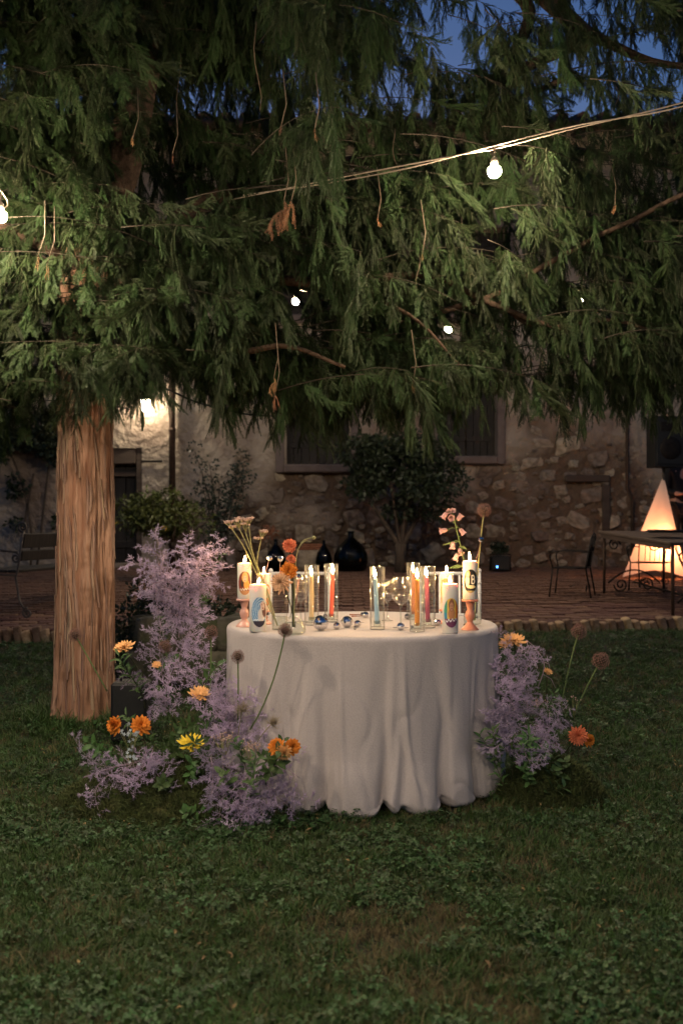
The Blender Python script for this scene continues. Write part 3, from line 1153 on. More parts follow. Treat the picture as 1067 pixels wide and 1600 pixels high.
def yew_spray(L, nshoot, seed, width=.0036, a0=.2, a1=.55, l0=.10, l1=.20, nl=.0165, droop=.45):
    """one hanging yew spray: a drooping twig with slim two-ranked needle shoots"""
    r = random.Random(seed)
    mb = MB()

    def needles(path, ln, nplane):
        tot = sum((path[i + 1] - path[i]).length for i in range(len(path) - 1))
        n = int(tot / .0058)
        for q in range(n):
            s = (q + .5) / n
            f = s * (len(path) - 1)
            i = min(int(f), len(path) - 2)
            p = path[i].lerp(path[i + 1], f - i)
            d = (path[i + 1] - path[i]).normalized()
            sd = d.cross(nplane).normalized()
            up = sd.cross(d)
            for sg in (-1, 1):
                l = ln * r.uniform(.75, 1.2) * (1 - .45 * max(0, s - .75) / .25) * min(1, .55 + s * 3)
                v = (sd * sg * .80 + d * .55 + up * r.uniform(-.55, .35)).normalized()
                w = d * width * .5
                mb.add([p - w, p + w, p + v * l * .65 + w * .7, p + v * l, p + v * l * .65 - w * .7],
                       [(0, 1, 2, 3, 4)], 0)
    bend = r.uniform(-.10, .10)
    main = [Vector((bend * (i / 7) ** 2 + .012 * math.sin(i + seed), .02 * math.sin(i * 1.3 + seed), -L * i / 7)) for i in range(8)]
    mb.tube(main, [.0028 * (1 - .08 * i) for i in range(8)], 3, 1)
    npl = Vector((0.15 * r.uniform(-1, 1), 1, .15)).normalized()
    needles(main[1:], nl, npl)
    for k in range(nshoot):
        s = .02 + .86 * k / nshoot + r.uniform(-.03, .03)
        s = max(0, s)
        f = s * 7
        i = min(int(f), 6)
        p = main[i].lerp(main[i + 1], f - i)
        sg = 1 if k % 2 else -1
        ln = r.uniform(l0, l1) * (1.1 - .4 * s)
        ang = r.uniform(a0, a1)
        az = r.uniform(-1.2, 1.2)
        d0 = Vector((sg * math.sin(ang) * math.cos(az), math.sin(ang) * math.sin(az), -math.cos(ang)))
        wob = r.uniform(-.1, .1)
        path = [p]
        for q in range(1, 5):
            t = q / 4
            path.append(p + d0 * ln * t + Vector((wob * ln * t * t, 0, -ln * droop * t * t)))
        mb.tube([path[0], path[2], path[4]], [.0015, .0012, .0008], 3, 1, False)
        needles(path, nl, (npl + Vector((.6 * r.uniform(-1, 1), 0, .6 * r.uniform(-1, 1)))).normalized())
        if ln > (l0 + l1) / 2:                      # a side shootlet
            q = path[2]
            d1 = (d0 + Vector((-sg * .5, r.uniform(-.6, .6), -.4))).normalized()
            p2 = [q, q + d1 * ln * .25, q + d1 * ln * .5 + Vector((0, 0, -ln * .1))]
            needles(p2, nl * .9, npl)
    return mb.mesh('spray', False)


SPR = [yew_spray(.40, 20, 1, .0044, .35, .95, .06, .125, .0155, .6), yew_spray(.48, 24, 2, .0044, .3, .9, .06, .13, .0150, .6),
       yew_spray(.32, 17, 3, .0044, .35, 1.0, .06, .12, .0155, .5), yew_spray(.28, 16, 4, .0044, .4, 1.05, .07, .13, .0200, .35),
       yew_spray(.56, 24, 5, .0042, .2, .6, .08, .16, .0150, .5), yew_spray(.24, 13, 6, .0044, .4, 1.1, .06, .12, .0210, .35)]
for me in SPR:
    me.materials.append(M['yew'])
    me.materials.append(M['rachis'])


def build_canopy():
    r = random.Random(303)
    # (X0,X1, Y0,Y1, Z0,Z1, branches, sprays per branch, tilt)
    regions = [
        (-3.1, -1.15, 5.0, 6.0, 2.02, 4.7, 92, 13, .5),
        (-2.7, -.9, 5.2, 5.9, 3.5, 4.9, 34, 12, .35),
        (-3.2, -1.2, 5.6, 7.2, 2.10, 4.6, 30, 12, .5),
        (-1.25, -.45, 5.3, 6.0, 2.15, 3.15, 22, 12, .4),
        (-.6, .75, 5.4, 6.3, 1.98, 3.20, 44, 12, .3),
        (-.9, .9, 6.3, 7.4, 2.05, 3.9, 52, 12, .25),
        (.55, 3.1, 5.6, 6.4, 1.98, 3.45, 62, 12, .25),
        (.3, 3.4, 6.3, 7.6, 2.1, 4.05, 76, 12, .2),
        (-.42, .12, 4.7, 5.2, 3.25, 4.35, 16, 11, .15),
        (-2.4, .2, 5.5, 7.0, 4.3, 5.6, 46, 11, .3),
        (-1.6, -.1, 6.7, 8.2, 2.7, 4.7, 40, 12, .25),
        (.15, .95, 6.2, 7.2, 4.35, 5.2, 9, 11, .15),
        (1.25, 3.2, 6.0, 7.0, 4.10, 5.0, 12, 11, .15),
        (2.6, 3.6, 6.0, 7.0, 3.7, 5.0, 12, 11, .2),
        (-1.7, .2, 7.0, 8.0, 4.1, 5.5, 34, 11, .2),
        (-2.9, -1.95, 5.2, 6.2, 1.82, 2.35, 16, 12, .4),
        (-1.5, -.3, 5.9, 7.2, 4.25, 5.5, 30, 11, .2),
        (.05, .7, 5.6, 6.6, 3.95, 5.0, 16, 11, .15),
        (1.5, 2.3, 6.0, 6.8, 3.9, 5.0, 10, 11, .15),
        (.7, 1.6, 6.4, 7.2, 3.75, 4.2, 10, 11, .15),
    ]
    sprays = []
    for (x0, x1, y0, y1, z0, z1, nb, ns0, tilt) in regions:
        for _ in range(nb):
            tip = Vector((r.uniform(x0, x1), r.uniform(y0, y1), r.uniform(z0, z1)))
            out = Vector((tip.x - TX, tip.y - TY, 0))
            if out.length < .3:
                out = Vector((r.uniform(-1, 1), -1, 0))
            out.normalize()
            out = (out + Vector((r.uniform(-.7, .7), r.uniform(-.7, .7), 0))).normalized()
            ln = r.uniform(.7, 1.1)
            base = tip - out * ln + Vector((0, 0, r.uniform(-.05, .2)))
            path = bez(base, (base + tip) / 2 + Vector((0, 0, .14)), tip, 9)
            if sum(-1.25 < q.x < -.38 and q.y < 6.4 and 3.1 < q.z < 4.3 for q in path) > 2:
                continue                             # the hollow under the crown stays open
            part('branch', MB().tube([p - YO for p in path], [.0036 - .0003 * i for i in range(9)], 4), 'branchlet', yew)
            ns = int(ns0 * 1.55)
            for k in range(ns):
                t = .12 + .88 * (k + r.random()) / ns
                f = t * 8
                i = min(int(f), 7)
                p = path[i].lerp(path[i + 1], f - i)
                az = math.atan2(out.y, out.x) + r.choice((-1, 1)) * r.uniform(.2, 1.3)
                tl = abs(r.gauss(0, tilt)) * (.6 + .8 * (t > .85))
                if k % 4 == 0:
                    tl = r.uniform(.8, 1.5)
                v = Vector((math.cos(az) * math.sin(tl), math.sin(az) * math.sin(tl), -math.cos(tl)))
                q = frame_to(-v, r.uniform(0, 6.28)).to_euler()
                s = r.uniform(.42, .95) * (.75 if k % 4 == 0 else 1)
                sprays.append((p, q, s, r.choice((0, 2, 3, 3, 3, 5, 5) if x1 < -.8 and z0 < 3 else (0, 0, 1, 1, 2, 2, 3, 4, 5))))
    # the hollow under the crown and the free space round the bulbs
    def keep(s):
        p = s[0]
        x = CX + F_PX * p.x / p.y
        if -1.15 < p.x < -.42 and p.y < 6.3 and 3.15 < p.z < 4.25:
            return False
        for bp in BULB_POS:
            if (p - Vector((0, 0, .2)) - bp).length < (.30 if bp.x > 0 else .42):
                return False
        return True
    # two chinks in the curtain through which the terrace bulbs shine
    cam_p = Vector((0, 0, CAM_H))

    def chink(s):
        p = s[0]
        L = (.42, .50, .34, .28, .58, .24)[s[3]] * s[2]
        for bq in bk:
            q = cam_p + (bq - cam_p) * (p.y / bq.y)
            if abs(p.x - q.x) < .085 and p.z - L - .05 < q.z < p.z + .04:
                return False
        return True
    sprays = [s for s in sprays if keep(s) and chink(s)]
    # longest in the picture = nearest ones inside the field of view
    vis = [s for s in sprays if abs(s[0].x) < .36 * s[0].y and s[0].z < 4.7]
    vis.sort(key=lambda s: s[0].y)
    near = vis[:300]
    ids = set(id(s) for s in near)
    for p, q, s, k in near:
        link_mesh('spray', SPR[k], None, yew, p - YO, q, s)
    rest = [s for s in sprays if id(s) not in ids]
    o = gn_scatter('needle_foliage', [s[0] - YO for s in rest], [tuple(s[1]) for s in rest], [s[2] for s in rest],
                   [s[3] for s in rest], [(me.copy(), None) for me in SPR], yew)
    tag(o, kind='stuff')
    # bare hanging twigs and dead brown sprays
    for _ in range(18):
        p = r.choice(sprays)[0] - Vector((0, r.uniform(.05, .25), r.uniform(0, .3)))
        L = r.uniform(.2, .65)
        path = [p - YO + Vector((.03 * math.sin(i * .9 + L * 30) * i / 5, .02 * math.cos(i * 1.3), -L * i / 6)) for i in range(7)]
        part('hanging_twig', MB().tube(path, [.004 - .0004 * i for i in range(7)], 4), 'twig', yew)
    dead = [yew_spray(.13, 6, 21, a0=.1, a1=.4, l0=.05, l1=.09, nl=.012), yew_spray(.17, 7, 22, a0=.1, a1=.4, l0=.05, l1=.09, nl=.012)]
    for me in dead:
        me.materials.append(M['deadyew'])
        me.materials.append(M['twig'])
    for x, y, Y, s in ((444, 312, 5.15, 1.05), (456, 312, 5.15, 1.0), (440, 195, 4.75, .45), (482, 205, 4.75, .4), (492, 200, 4.75, .5), (500, 235, 4.7, .3),
                       (660, 395, 5.3, .45), (645, 285, 5.4, .35), (590, 340, 5.5, .45), (552, 395, 5.5, .4), (75, 410, 5.0, .8), (60, 400, 5.0, .6),
                       (208, 215, 5.2, .5), (270, 240, 5.3, .45), (428, 590, 5.4, .8), (430, 615, 5.4, .9), (645, 600, 5.45, .5), (640, 630, 5.4, .4),
                       (790, 330, 5.5, .4), (905, 405, 5.5, .4), (960, 320, 5.5, .5), (850, 515, 5.5, .35), (420, 255, 5.5, .4), (275, 300, 5.4, .4)):
        if s < .45:
            continue
        p = P(x, y, Y)
        link_mesh('dead_spray', r.choice(dead), None, yew, p - YO, (r.uniform(-.1, .1), r.uniform(-.15, .15), r.uniform(0, 6.28)), s if s >= 1 else s * .62)
        tw = [p - YO + Vector((0, 0, 0)), p - YO + Vector((.02, .05, .12)), p - YO + Vector((.0, .12, .32))]
        part('hanging_twig', MB().tube(tw, .0025, 4), 'twig', yew)


# ------------------------------------------------------------------ festoon lights
BULB_POS = [P(772, 266, 5.05), P(1, 336, 5.0)]
bulb_me = MB().lathe([(.001, -.036), (.018, -.034), (.029, -.024), (.035, -.008), (.034, .006), (.028, .014), (.017, .018)], 10).mesh('bulb')
bulb_me.materials.append(M['bulb'])
hold_me = MB().lathe([(.018, .016), (.019, .022), (.019, .055), (.010, .066), (.004, .070)], 10).mesh('bulb_holder')
hold_me.materials.append(M['cable'])


def festoon(name, label, cables, bulbs, group='festoon lights'):
    o = thing(name, label, 'string lights', bulbs[0], group=None)
    o0 = Vector(bulbs[0])
    for pts in cables:
        part('cable', MB().tube([p - o0 for p in catmull(pts, 8)], .0036, 6), 'cable', o)
    for b in bulbs:
        h = link_mesh('bulb_holder', hold_me, None, o, Vector(b) - o0)
        part('bulb_lead', MB().tube([Vector(b) - o0 + Vector((0, 0, .068)), Vector(b) - o0 + Vector((.004, .006, .12))], .004, 5), 'cable', o)
        link_mesh('bulb', bulb_me, None, o, Vector(b) - o0)
    return o


festoon('festoon_light', 'twisted festoon cable with one glowing bulb crossing the yew above the table',
        [[P(362, 312, 5.6), P(560, 272, 5.4), P(740, 238, 5.07), P(772, 233, 5.05), P(900, 200, 4.85), P(1067, 160, 4.6), P(1250, 100, 4.3)],
         [P(380, 305, 5.62), P(520, 285, 5.4), P(640, 262, 5.2), P(760, 231, 5.06), P(900, 196, 4.86), P(1067, 166, 4.6), P(1260, 95, 4.3)]],
        [BULB_POS[0]])
lf = [BULB_POS[1], Vector((-1.95, 3.1, 2.9)), Vector((-1.7, 1.7, 3.0)), Vector((-1.3, .4, 3.05)), Vector((-.5, -.6, 3.1)), Vector((.6, -.9, 3.1)), Vector((1.7, -.8, 3.1))]  # the unseen bulbs after the first are added to light table and lawn
festoon('festoon_light', 'festoon cable whose bulb glows at the left edge of the picture in the yew needles, more bulbs added out of view',
        [[P(-40, 330, 6.0)] + [b + Vector((.004, .006, .12)) for b in lf] + [Vector((3.2, -.6, 3.3))]], lf)
bk = [P(462, 470, 10.2), P(700, 514, 10.6)]
bk_added = [P(235, 440, 10.9), P(905, 470, 11.0)]  # two unseen bulbs added behind the yew to brighten the house wall
festoon('festoon_light', 'festoon cable over the terrace with two bulbs sparkling through the yew needles and two added hidden ones',
        [[P(90, 400, 11.4), bk_added[0] + Vector((.004, .006, .12)), bk[0] + Vector((.004, .006, .12)), bk[1] + Vector((.004, .006, .12)), bk_added[1] + Vector((.004, .006, .12)), P(1150, 430, 11.2)]], bk + bk_added)
build_canopy()

# wall lamp
wl = thing('wall_lamp', 'lit white lantern on the plaster wall beside the door', 'lamp', P(227, 632, 15.72))
part('bracket', MB().tube([(0, .30, .22), (0, .05, .24), (0, 0, .18)], .012, 6), 'iron', wl)
part('cap', MB().lathe([(.09, .08), (.06, .13), (.012, .17)], 12), 'iron', wl)
lm = part('lantern_glass', MB().lathe([(.05, -.10), (.07, -.06), (.075, .06), (.06, .078)], 12), None, wl)
lm.data.materials.append(emat('lantern_glow', (1.0, .86, .62), 85.0))

# thin black cable sagging out of the yew towards the house
ca_ = [P(170, 580, 6.3), P(255, 606, 6.6), P(320, 632, 6.9), P(420, 650, 7.4), P(560, 640, 8.2)]
cb_ = thing('black_cable', 'thin black cable sagging between the yew trunk and the house', 'cable', ca_[0])
part('wire', MB().tube([p - ca_[0] for p in catmull(ca_, 6)], .007, 6), 'blackcable', cb_)

# ================================================================== SWEETHEART TABLE
TC = Vector(((565.5 - CX) / F_PX * 4.86, 4.86, 0))
TR = .655


def build_cloth():
    na = 420
    # creases: (angle, strength); the camera side is around -90 deg
    creases = []
    for px, s in ((352, .5), (402, .4), (458, .55), (508, .8), (592, 1.0), (616, .45), (676, .95), (728, 1.0), (771, .6)):
        u = max(-.98, min(.98, (px - 565.5) / 214))
        creases.append((-PI / 2 + math.asin(u), s))
    r = random.Random(9)
    a = .25
    while a < PI - .2:
        creases.append((a, r.uniform(.4, 1)))
        a += r.uniform(.18, .34)

    def valley(th, w):
        v = 0.
        for c, s in creases:
            d = (th - c + PI) % (2 * PI) - PI
            v = max(v, s * math.exp(-(d / w) ** 2))
        return v

    def ridge(th):
        """rounded lobes between neighbouring creases"""
        v = 9
        for c, s in creases:
            d = abs((th - c + PI) % (2 * PI) - PI)
            v = min(v, d / (.20 * (.5 + .5 * s)))
        return min(1, v)
    rows = []
    for rr in (0.0, .2, .4, .52, .60):
        rows.append(('top', rr))
    for k in range(5):
        rows.append(('edge', k / 4))
    nd = 74
    for k in range(1, nd + 1):
        rows.append(('drop', k / nd))
    for k in range(1, 9):
        rows.append(('tuck', k / 8))
    vs = []
    for kind, t in rows:
        for i in range(na):
            th = 2 * PI * i / na
            ca, sa = math.cos(th), math.sin(th)
            wob = noise.noise(Vector((ca * 2.2, sa * 2.2, 1.7)))
            if kind == 'top':
                R, z = t, TOP_Z + .0012 * noise.noise(Vector((ca * t * 6, sa * t * 6, 0)))
                if t == 0:
                    R = .01
            elif kind == 'edge':
                q = t * PI / 2
                R, z = TR - .022 + .022 * math.sin(q), TOP_Z - .022 + .022 * math.cos(q)
            else:
                hem = .004 + .036 * valley(th, .045) + .014 * (noise.noise(Vector((ca * 3.1, sa * 3.1, 4.2))) + .3)
                rg = ridge(th)
                if kind == 'drop':
                    z = TOP_Z - .022 - t * (TOP_Z - .022 - hem - .02)
                    amp = t ** 1.25
                    vn = valley(th + .03 * math.sin(t * 5 + th * 3), .035 + .05 * (1 - t))
                    R = TR + .045 * t * t * max(0, -sa) ** 2 + amp * (.020 * rg - .062 * vn * (.35 + .65 * t)) + .012 * wob * t
                    R += .009 * math.sin(th * 13 + 1.4 * math.sin(th * 5) + .5 * t) * min(1, t * 3) * (1 - .5 * t)
                    rv = 1 - abs(noise.noise(Vector((ca * 5.5, sa * 5.5, z * .7 + 3)))) * 2
                    R += .016 * max(0, rv - .72) / .28 * min(1, t * 2.5)
                    rv = 1 - abs(noise.noise(Vector((ca * 4.0 + z * 2.2, sa * 4.0, z * 2.6)))) * 2
                    R -= .006 * max(0, rv - .8) / .2 * min(1, t * 2)
                    R += .007 * noise.noise(Vector((ca * 11, sa * 11, z * .9))) * min(1, t * 3)
                    R += .004 * noise.noise(Vector((ca * 7, sa * 7, z * 3)))
                    if t > .72:                     # the cloth swells where it meets the grass
                        b = (t - .72) / .28
                        R += .016 * math.sin(b * PI * .9) * rg
                        R += .012 * noise.noise(Vector((ca * 7, sa * 7, z * 8))) * b
                else:
                    q = t * PI * .62
                    Rb = TR + .045 * max(0, -sa) ** 2 + .020 * rg - .062 * valley(th, .035) + .012 * wob + .005 * rg
                    R = Rb - .055 * (1 - math.cos(q))
                    z = hem + .02 - .045 * math.sin(q) * (.6 + .4 * rg)
                    z = max(z, .004)
            vs.append((R * ca, R * sa, z))
    fs = []
    for j in range(len(rows) - 1):
        for i in range(na):
            k = (i + 1) % na
            fs.append((j * na + i, (j + 1) * na + i, (j + 1) * na + k, j * na + k))
    o = part('tablecloth', MB().add(vs, fs), 'cloth', None)
    o.location = TC
    tag(o, 'floor length mauve grey cloth over the round table of candles', 'tablecloth')


build_cloth()


# ------------------------------------------------------------------ candles
def flame(parent, z, s=1.0, lean=0.):
    s *= random.uniform(.85, 1.2)
    lean += random.uniform(-.16, .16)
    prof = [(.0006, 0), (.0030, .003), (.0047, .008), (.0046, .013), (.0032, .020), (.0014, .027), (.0003, .032)]
    mb = MB().lathe([(r * s, q * s) for r, q in prof], 8, 0, Matrix.Translation((0, 0, z + .005)) @ Matrix.Rotation(lean, 4, 'Y'))
    part('flame', mb, 'flame', parent)
    part('wick', MB().tube([(0, 0, z - .003), (.0006, 0, z + .009)], .0008, 5), 'wick', parent)


def ell(u, v, cu, cv, ru, rv):
    return ((u - cu) / ru) ** 2 + ((v - cv) / rv) ** 2 < 1


def script(u, v, cv, n=5., h=.085, w=.035):
    """loose handwriting-like white stroke"""
    if abs(u) > .72:
        return False
    c = cv + h * math.sin(u * n * PI) * (1 if int((u + 2) * n) % 2 else .55) + .06 * u
    return abs(v - c) < w + .02 * abs(math.cos(u * n * PI))


def pic_blond(u, v):
    if u * u + v * v > 1:
        return (.78, .55, .28) if ell(u, v, .05, .86, .5, .26) else None
    if script(u, v, -.52, 5.5):
        return (.85, .78, .70)
    if ell(u, v, .02, .40, .24, .27):
        if ell(u, v, -.08, .47, .05, .04) or ell(u, v, .12, .47, .05, .04) or ell(u, v, .03, .25, .09, .035):
            return (.30, .08, .05)
        return (.78, .50, .34)
    if ell(u, v, .04, .52, .46, .46):
        return (.76, .42, .14)
    if ell(u, v, -.38, -.02, .26, .30):
        return (.06, .03, .02)
    if ell(u, v, .28, -.12, .40, .42):
        return (.80, .32, .06)
    if v < -.62:
        return (.45, .22, .10)
    return (.22, .05, .03)


def pic_blue(u, v):
    if u * u + v * v > 1:
        return None
    if v < -.58:
        return (.04, .03, .05)
    if script(u, v, -.50, 7, .05, .03):
        return (.80, .80, .82)
    if ell(u, v, .42, .42, .34, .30):
        if ell(u, v, .30, .50, .05, .05) or ell(u, v, .58, .55, .05, .05) or ell(u, v, .46, .26, .12, .05):
            return (.35, .10, .08)
        return (.76, .56, .46)
    if ell(u, v, .70, .12, .38, .46):
        return (.16, .06, .05)
    if ell(u, v, .25, -.22, .42, .48):
        return (.80, .70, .62)
    q = math.hypot(u - .3, v - .1)
    return (.10, .26, .50) if int(q * 9 + .5 * math.sin(v * 9)) % 2 else (.48, .63, .74)


def pic_rainbow(u, v):
    if u * u + v * v > 1:
        return None
    if script(u, v, -.52, 4.5, .10, .045):
        return (.84, .80, .80)
    if v < -.40:
        return (.13, .03, .08) if (u * 7 + v * 5) % 1 > .35 else (.26, .06, .13)
    if ell(u, v, .02, .42, .25, .29):
        if ell(u, v, -.08, .48, .05, .04) or ell(u, v, .14, .48, .05, .04) or ell(u, v, .03, .27, .09, .035):
            return (.25, .06, .04)
        return (.62, .30, .17)
    if ell(u, v, .02, .52, .36, .42):
        return (.30, .11, .05)
    if ell(u, v, .03, -.05, .45, .38):
        return (.58, .24, .10)
    if u < -.5:
        return (.06, .35, .24) if v > 0 else (.05, .28, .42)
    if u > .55:
        return (.80, .22, .04)
    return (.82, .55, .08)


def pic_gold(u, v):
    if u * u + v * v > 1:
        return (.80, .56, .12) if ell(u, v, .75, .55, .28, .2) else None
    if ell(u, v, -.42, .62, .34, .32):
        return (.80, .42, .18) if not ell(u, v, -.40, .55, .16, .2) else (.82, .58, .40)
    if ell(u, v, -.45, .05, .28, .55):
        return (.80, .66, .46)
    if ell(u, v, .10, -.48, .62, .14):
        return (.78, .66, .38)
    if (.1 < u < .22 and -.2 < v < .5) or (abs(math.hypot((u - .28) / .22, (v - .32) / .17) - 1) < .3 and u > .1) or \
            (abs(math.hypot((u - .30) / .26, (v + .02) / .19) - 1) < .3 and u > .1):
        return (.82, .76, .66)
    return (.02, .018, .018) if v > -.8 else (.5, .38, .16)


def pic_coral(u, v):
    q = math.hypot(u, v)
    if abs(q - .85) < .07 or (abs(v - .4 * math.sin(u * 6)) < .10 and q < .8) or (ell(u, v, .2, -.5, .3, .25)):
        return (.82, .28, .14)
    return None


def pic_patch(u, v):
    if ell(u, v, -.1, .62, .5, .16) or ell(u, v, -.75, -.1, .2, .9):
        return (.82, .30, .10)
    if ell(u, v, .45, .2, .3, .3):
        return (.80, .48, .28)
    return None


print_mat = bpy.data.materials.new('candle_print')
print_mat.use_nodes = True
_a = print_mat.node_tree.nodes.new('ShaderNodeAttribute')
_a.attribute_name = 'ink'
_b = print_mat.node_tree.nodes['Principled BSDF']
_b.inputs['Roughness'].default_value = .45
print_mat.node_tree.links.new(_a.outputs['Color'], _b.inputs['Base Color'])


def pillar(name, label, x, y, r, h, pic, stand=0., stand_mat='pink', turn=0., cv=.48, hv=.40, lean=0.):
    loc = T(x, y)
    if stand:
        st = thing('candlestick', label[1], 'candlestick', loc)
        k = stand
        prof = [(.040, 0), (.040, .004), (.034, .010), (.022, .022), (.014, .030 * k / .13), (.013, .036 * k / .13), (.019, .048 * k / .13), (.0225, .062 * k / .13), (.019, .076 * k / .13),
                (.0125, .086 * k / .13), (.0155, .098 * k / .13), (.020, k - .012), (.021, k - .010), (.037, k - .009), (.0385, k - .005), (.037, k)]
        part('stem', MB().lathe([(p[0], p[1]) for p in prof], 28), stand_mat, st)
        loc = loc + Vector((0, 0, k + .0006))
    c = thing(name, label[0], 'candle', loc)
    prof = [(r - .003, 0), (r, .003), (r, h - .006), (r - .002, h - .001), (r - .007, h), (r * .62, h - .004), (r * .5, h - .006), (.001, h - .006)]
    part('wax_body', MB().lathe(prof, 40), 'wax', c)
    part('molten_pool', MB().lathe([(r * .55, h - .0052), (.001, h - .0050)], 24), 'waxpool', c)
    flame(c, h - .004, 1.0, lean)
    # printed picture wrapped round the wax
    nu, nv = 46, 64
    ha = 1.0
    vs, fs, cols = [], [], []
    R = r + .0005
    for j in range(nv + 1):
        for i in range(nu + 1):
            a = -PI / 2 + turn + ha * (2 * i / nu - 1)
            z = h * (cv + hv * (2 * j / nv - 1) * .95)
            vs.append((R * math.cos(a), R * math.sin(a), z))
    for j in range(nv):
        for i in range(nu):
            col = pic(2 * (i + .5) / nu - 1, 2 * (j + .5) / nv - 1)
            if col:
                fs.append((j * (nu + 1) + i, j * (nu + 1) + i + 1, (j + 1) * (nu + 1) + i + 1, (j + 1) * (nu + 1) + i))
                cols.append((*col, 1))
    me = MB().add(vs, fs).mesh('printed_picture')
    at = me.attributes.new('ink', 'FLOAT_COLOR', 'FACE')
    at.data.foreach_set('color', np.array(cols, dtype=np.float32).ravel())
    me.materials.append(print_mat)
    link_mesh('printed_picture', me, None, c)
    return c


pillar('pillar_candle', ('white pillar candle with orange and maroon portrait print, on the pale pink candlestick',
                         'pale pink turned candlestick at the left edge of the table'), 382, 979, .0325, .168, pic_blond, .130, 'pink', .15, .44, .34)
pillar('pillar_candle', ('white pillar candle with swirling blue portrait print standing on the cloth', ''), 403, 986.5, .0375, .212, pic_blue, turn=.28, cv=.42, hv=.33, lean=.2)
pillar('pillar_candle', ('white pillar candle with coral line print behind the blue printed candle',
                         'low pale pink candlestick half hidden behind the blue printed candle'), 412, 975, .0325, .175, pic_coral, .068, 'pink', .5, .42, .34, lean=.2)
pillar('pillar_candle', ('white pillar candle with faint coral patches behind the rainbow printed candle',
                         'low salmon candlestick half hidden behind the rainbow printed candle'), 698, 974, .0335, .178, pic_patch, .068, 'salmon', -.2, .55, .40)
pillar('pillar_candle', ('white pillar candle with rainbow and purple portrait print standing on the cloth', ''), 703, 989, .0355, .218, pic_rainbow, turn=.05, cv=.42, hv=.31)
pillar('pillar_candle', ('white pillar candle with black and gold print, on the salmon candlestick',
                         'salmon turned candlestick at the right edge of the table'), 734, 984, .0335, .175, pic_gold, .138, 'salmon', -.05, .48, .32)


def taper(color, cname, x, y, tilt=0., h=.285, r=.034):
    loc = T(x, y)
    g = thing('glass_cylinder', 'clear glass cylinder around the %s taper candle' % cname, 'candle holder', loc)
    part('cylinder', MB().lathe([(r - .002, .012), (r - .002, h - .001), (r, h - .001), (r, .003)], 40, cap=(False, False)), 'glass', g)
    part('rim', MB().lathe([(r - .0022, h - .001), (r - .0010, h + .0012), (r + .0006, h + .0006), (r + .0006, h - .0015)], 40, cap=(False, False)), 'thickglass', g)
    part('base', MB().lathe([(r * .98, .0005), (r * .995, .002), (r * .93, .012)], 40), 'glass', g)
    f = thing('taper_candle', '%s taper candle burning inside its own glass cylinder' % cname, 'candle', loc + Vector((0, 0, .0145)), 0)
    f.rotation_euler = (0, tilt, 0)
    part('cup', MB().lathe([(.0155, 0), (.017, .003), (.015, .026), (.0125, .026), (.0118, .012)], 20, cap=(True, False)), 'thickglass', f)
    part('stick', MB().lathe([(.0098, .012), (.0108, .02), (.0102, .12), (.0094, .212), (.0082, .219), (.003, .221)], 20), 'taper_' + color, f)
    flame(f, .2205, 1.25)


taper('cream', 'cream', 487, 977, 0)
taper('red', 'coral red', 517.5, 972, .035)
taper('blue', 'sky blue', 589.5, 983.5, -.045)
taper('tangerine', 'bright orange', 651.5, 987, 0)
taper('magenta', 'magenta', 668.5, 981, -.03)
taper('rust', 'rust brown', 645.5, 968, 0)


# ------------------------------------------------------------------ glasses and vases
def wine_glass(x, y, h, r, label):
    g = thing('wine_glass', label, 'glass', T(x, y))
    b0 = h * .45
    bowl = [(.004, b0), (r * .45, b0 + .008), (r * .82, b0 + (h - b0) * .22), (r, b0 + (h - b0) * .42), (r * .97, b0 + (h - b0) * .62), (r * .80, h - .002), (r * .79, h)]
    part('bowl', MB().lathe(bowl, 36, cap=(False, False)), 'wineglass', g)
    part('stem', MB().lathe([(.012, .006), (.0048, .014), (.0036, b0 * .5), (.0045, b0 - .006), (.012, b0 + .0015)], 16, cap=(False, False)), 'thickglass', g)
    part('foot', MB().lathe([(r * .80, .0008), (r * .80, .0022), (r * .4, .0036), (.012, .0062)], 32, cap=(True, False)), 'glass', g)


wine_glass(626, 981, .236, .0455, 'large wine glass right of the sky blue taper candle')
wine_glass(605, 970, .208, .036, 'smaller wine glass behind the sky blue taper candle')
wine_glass(470, 972, .230, .045, 'large wine glass behind the dahlia vase')
wine_glass(455, 966, .200, .035, 'smaller wine glass behind the pale blush dahlia')

v = thing('bud_vase', 'squat clear glass bud vase holding the dahlias', 'vase', T(459, 991))
part('body', MB().lathe([(.040, .001), (.050, .006), (.0535, .022), (.048, .042), (.030, .060), (.016, .072), (.013, .09), (.014, .125), (.021, .150), (.022, .152)], 40, cap=(True, False)), 'glass', v)
part('water', MB().lathe([(.038, .004), (.050, .012), (.0515, .022), (.047, .040), (.036, .052)], 32), 'thickglass', v)
v = thing('glass_jar', 'straight clear glass jar holding the yarrow stems', 'vase', T(437, 984))
part('body', MB().lathe([(.034, .001), (.0355, .004), (.0355, .150), (.031, .158), (.032, .164)], 32, cap=(True, False)), 'glass', v)
part('water', MB().lathe([(.033, .004), (.0345, .008), (.0345, .06)], 32), 'thickglass', v)
v = thing('teardrop_vase', 'bulbous pale green glass vase behind the salmon candlestick', 'vase', T(738, 976))
part('body', MB().lathe([(.030, .001), (.040, .006), (.0435, .030), (.040, .075), (.030, .120), (.020, .160), (.017, .175), (.020, .185)], 36, cap=(True, False)), 'thickglass', v)

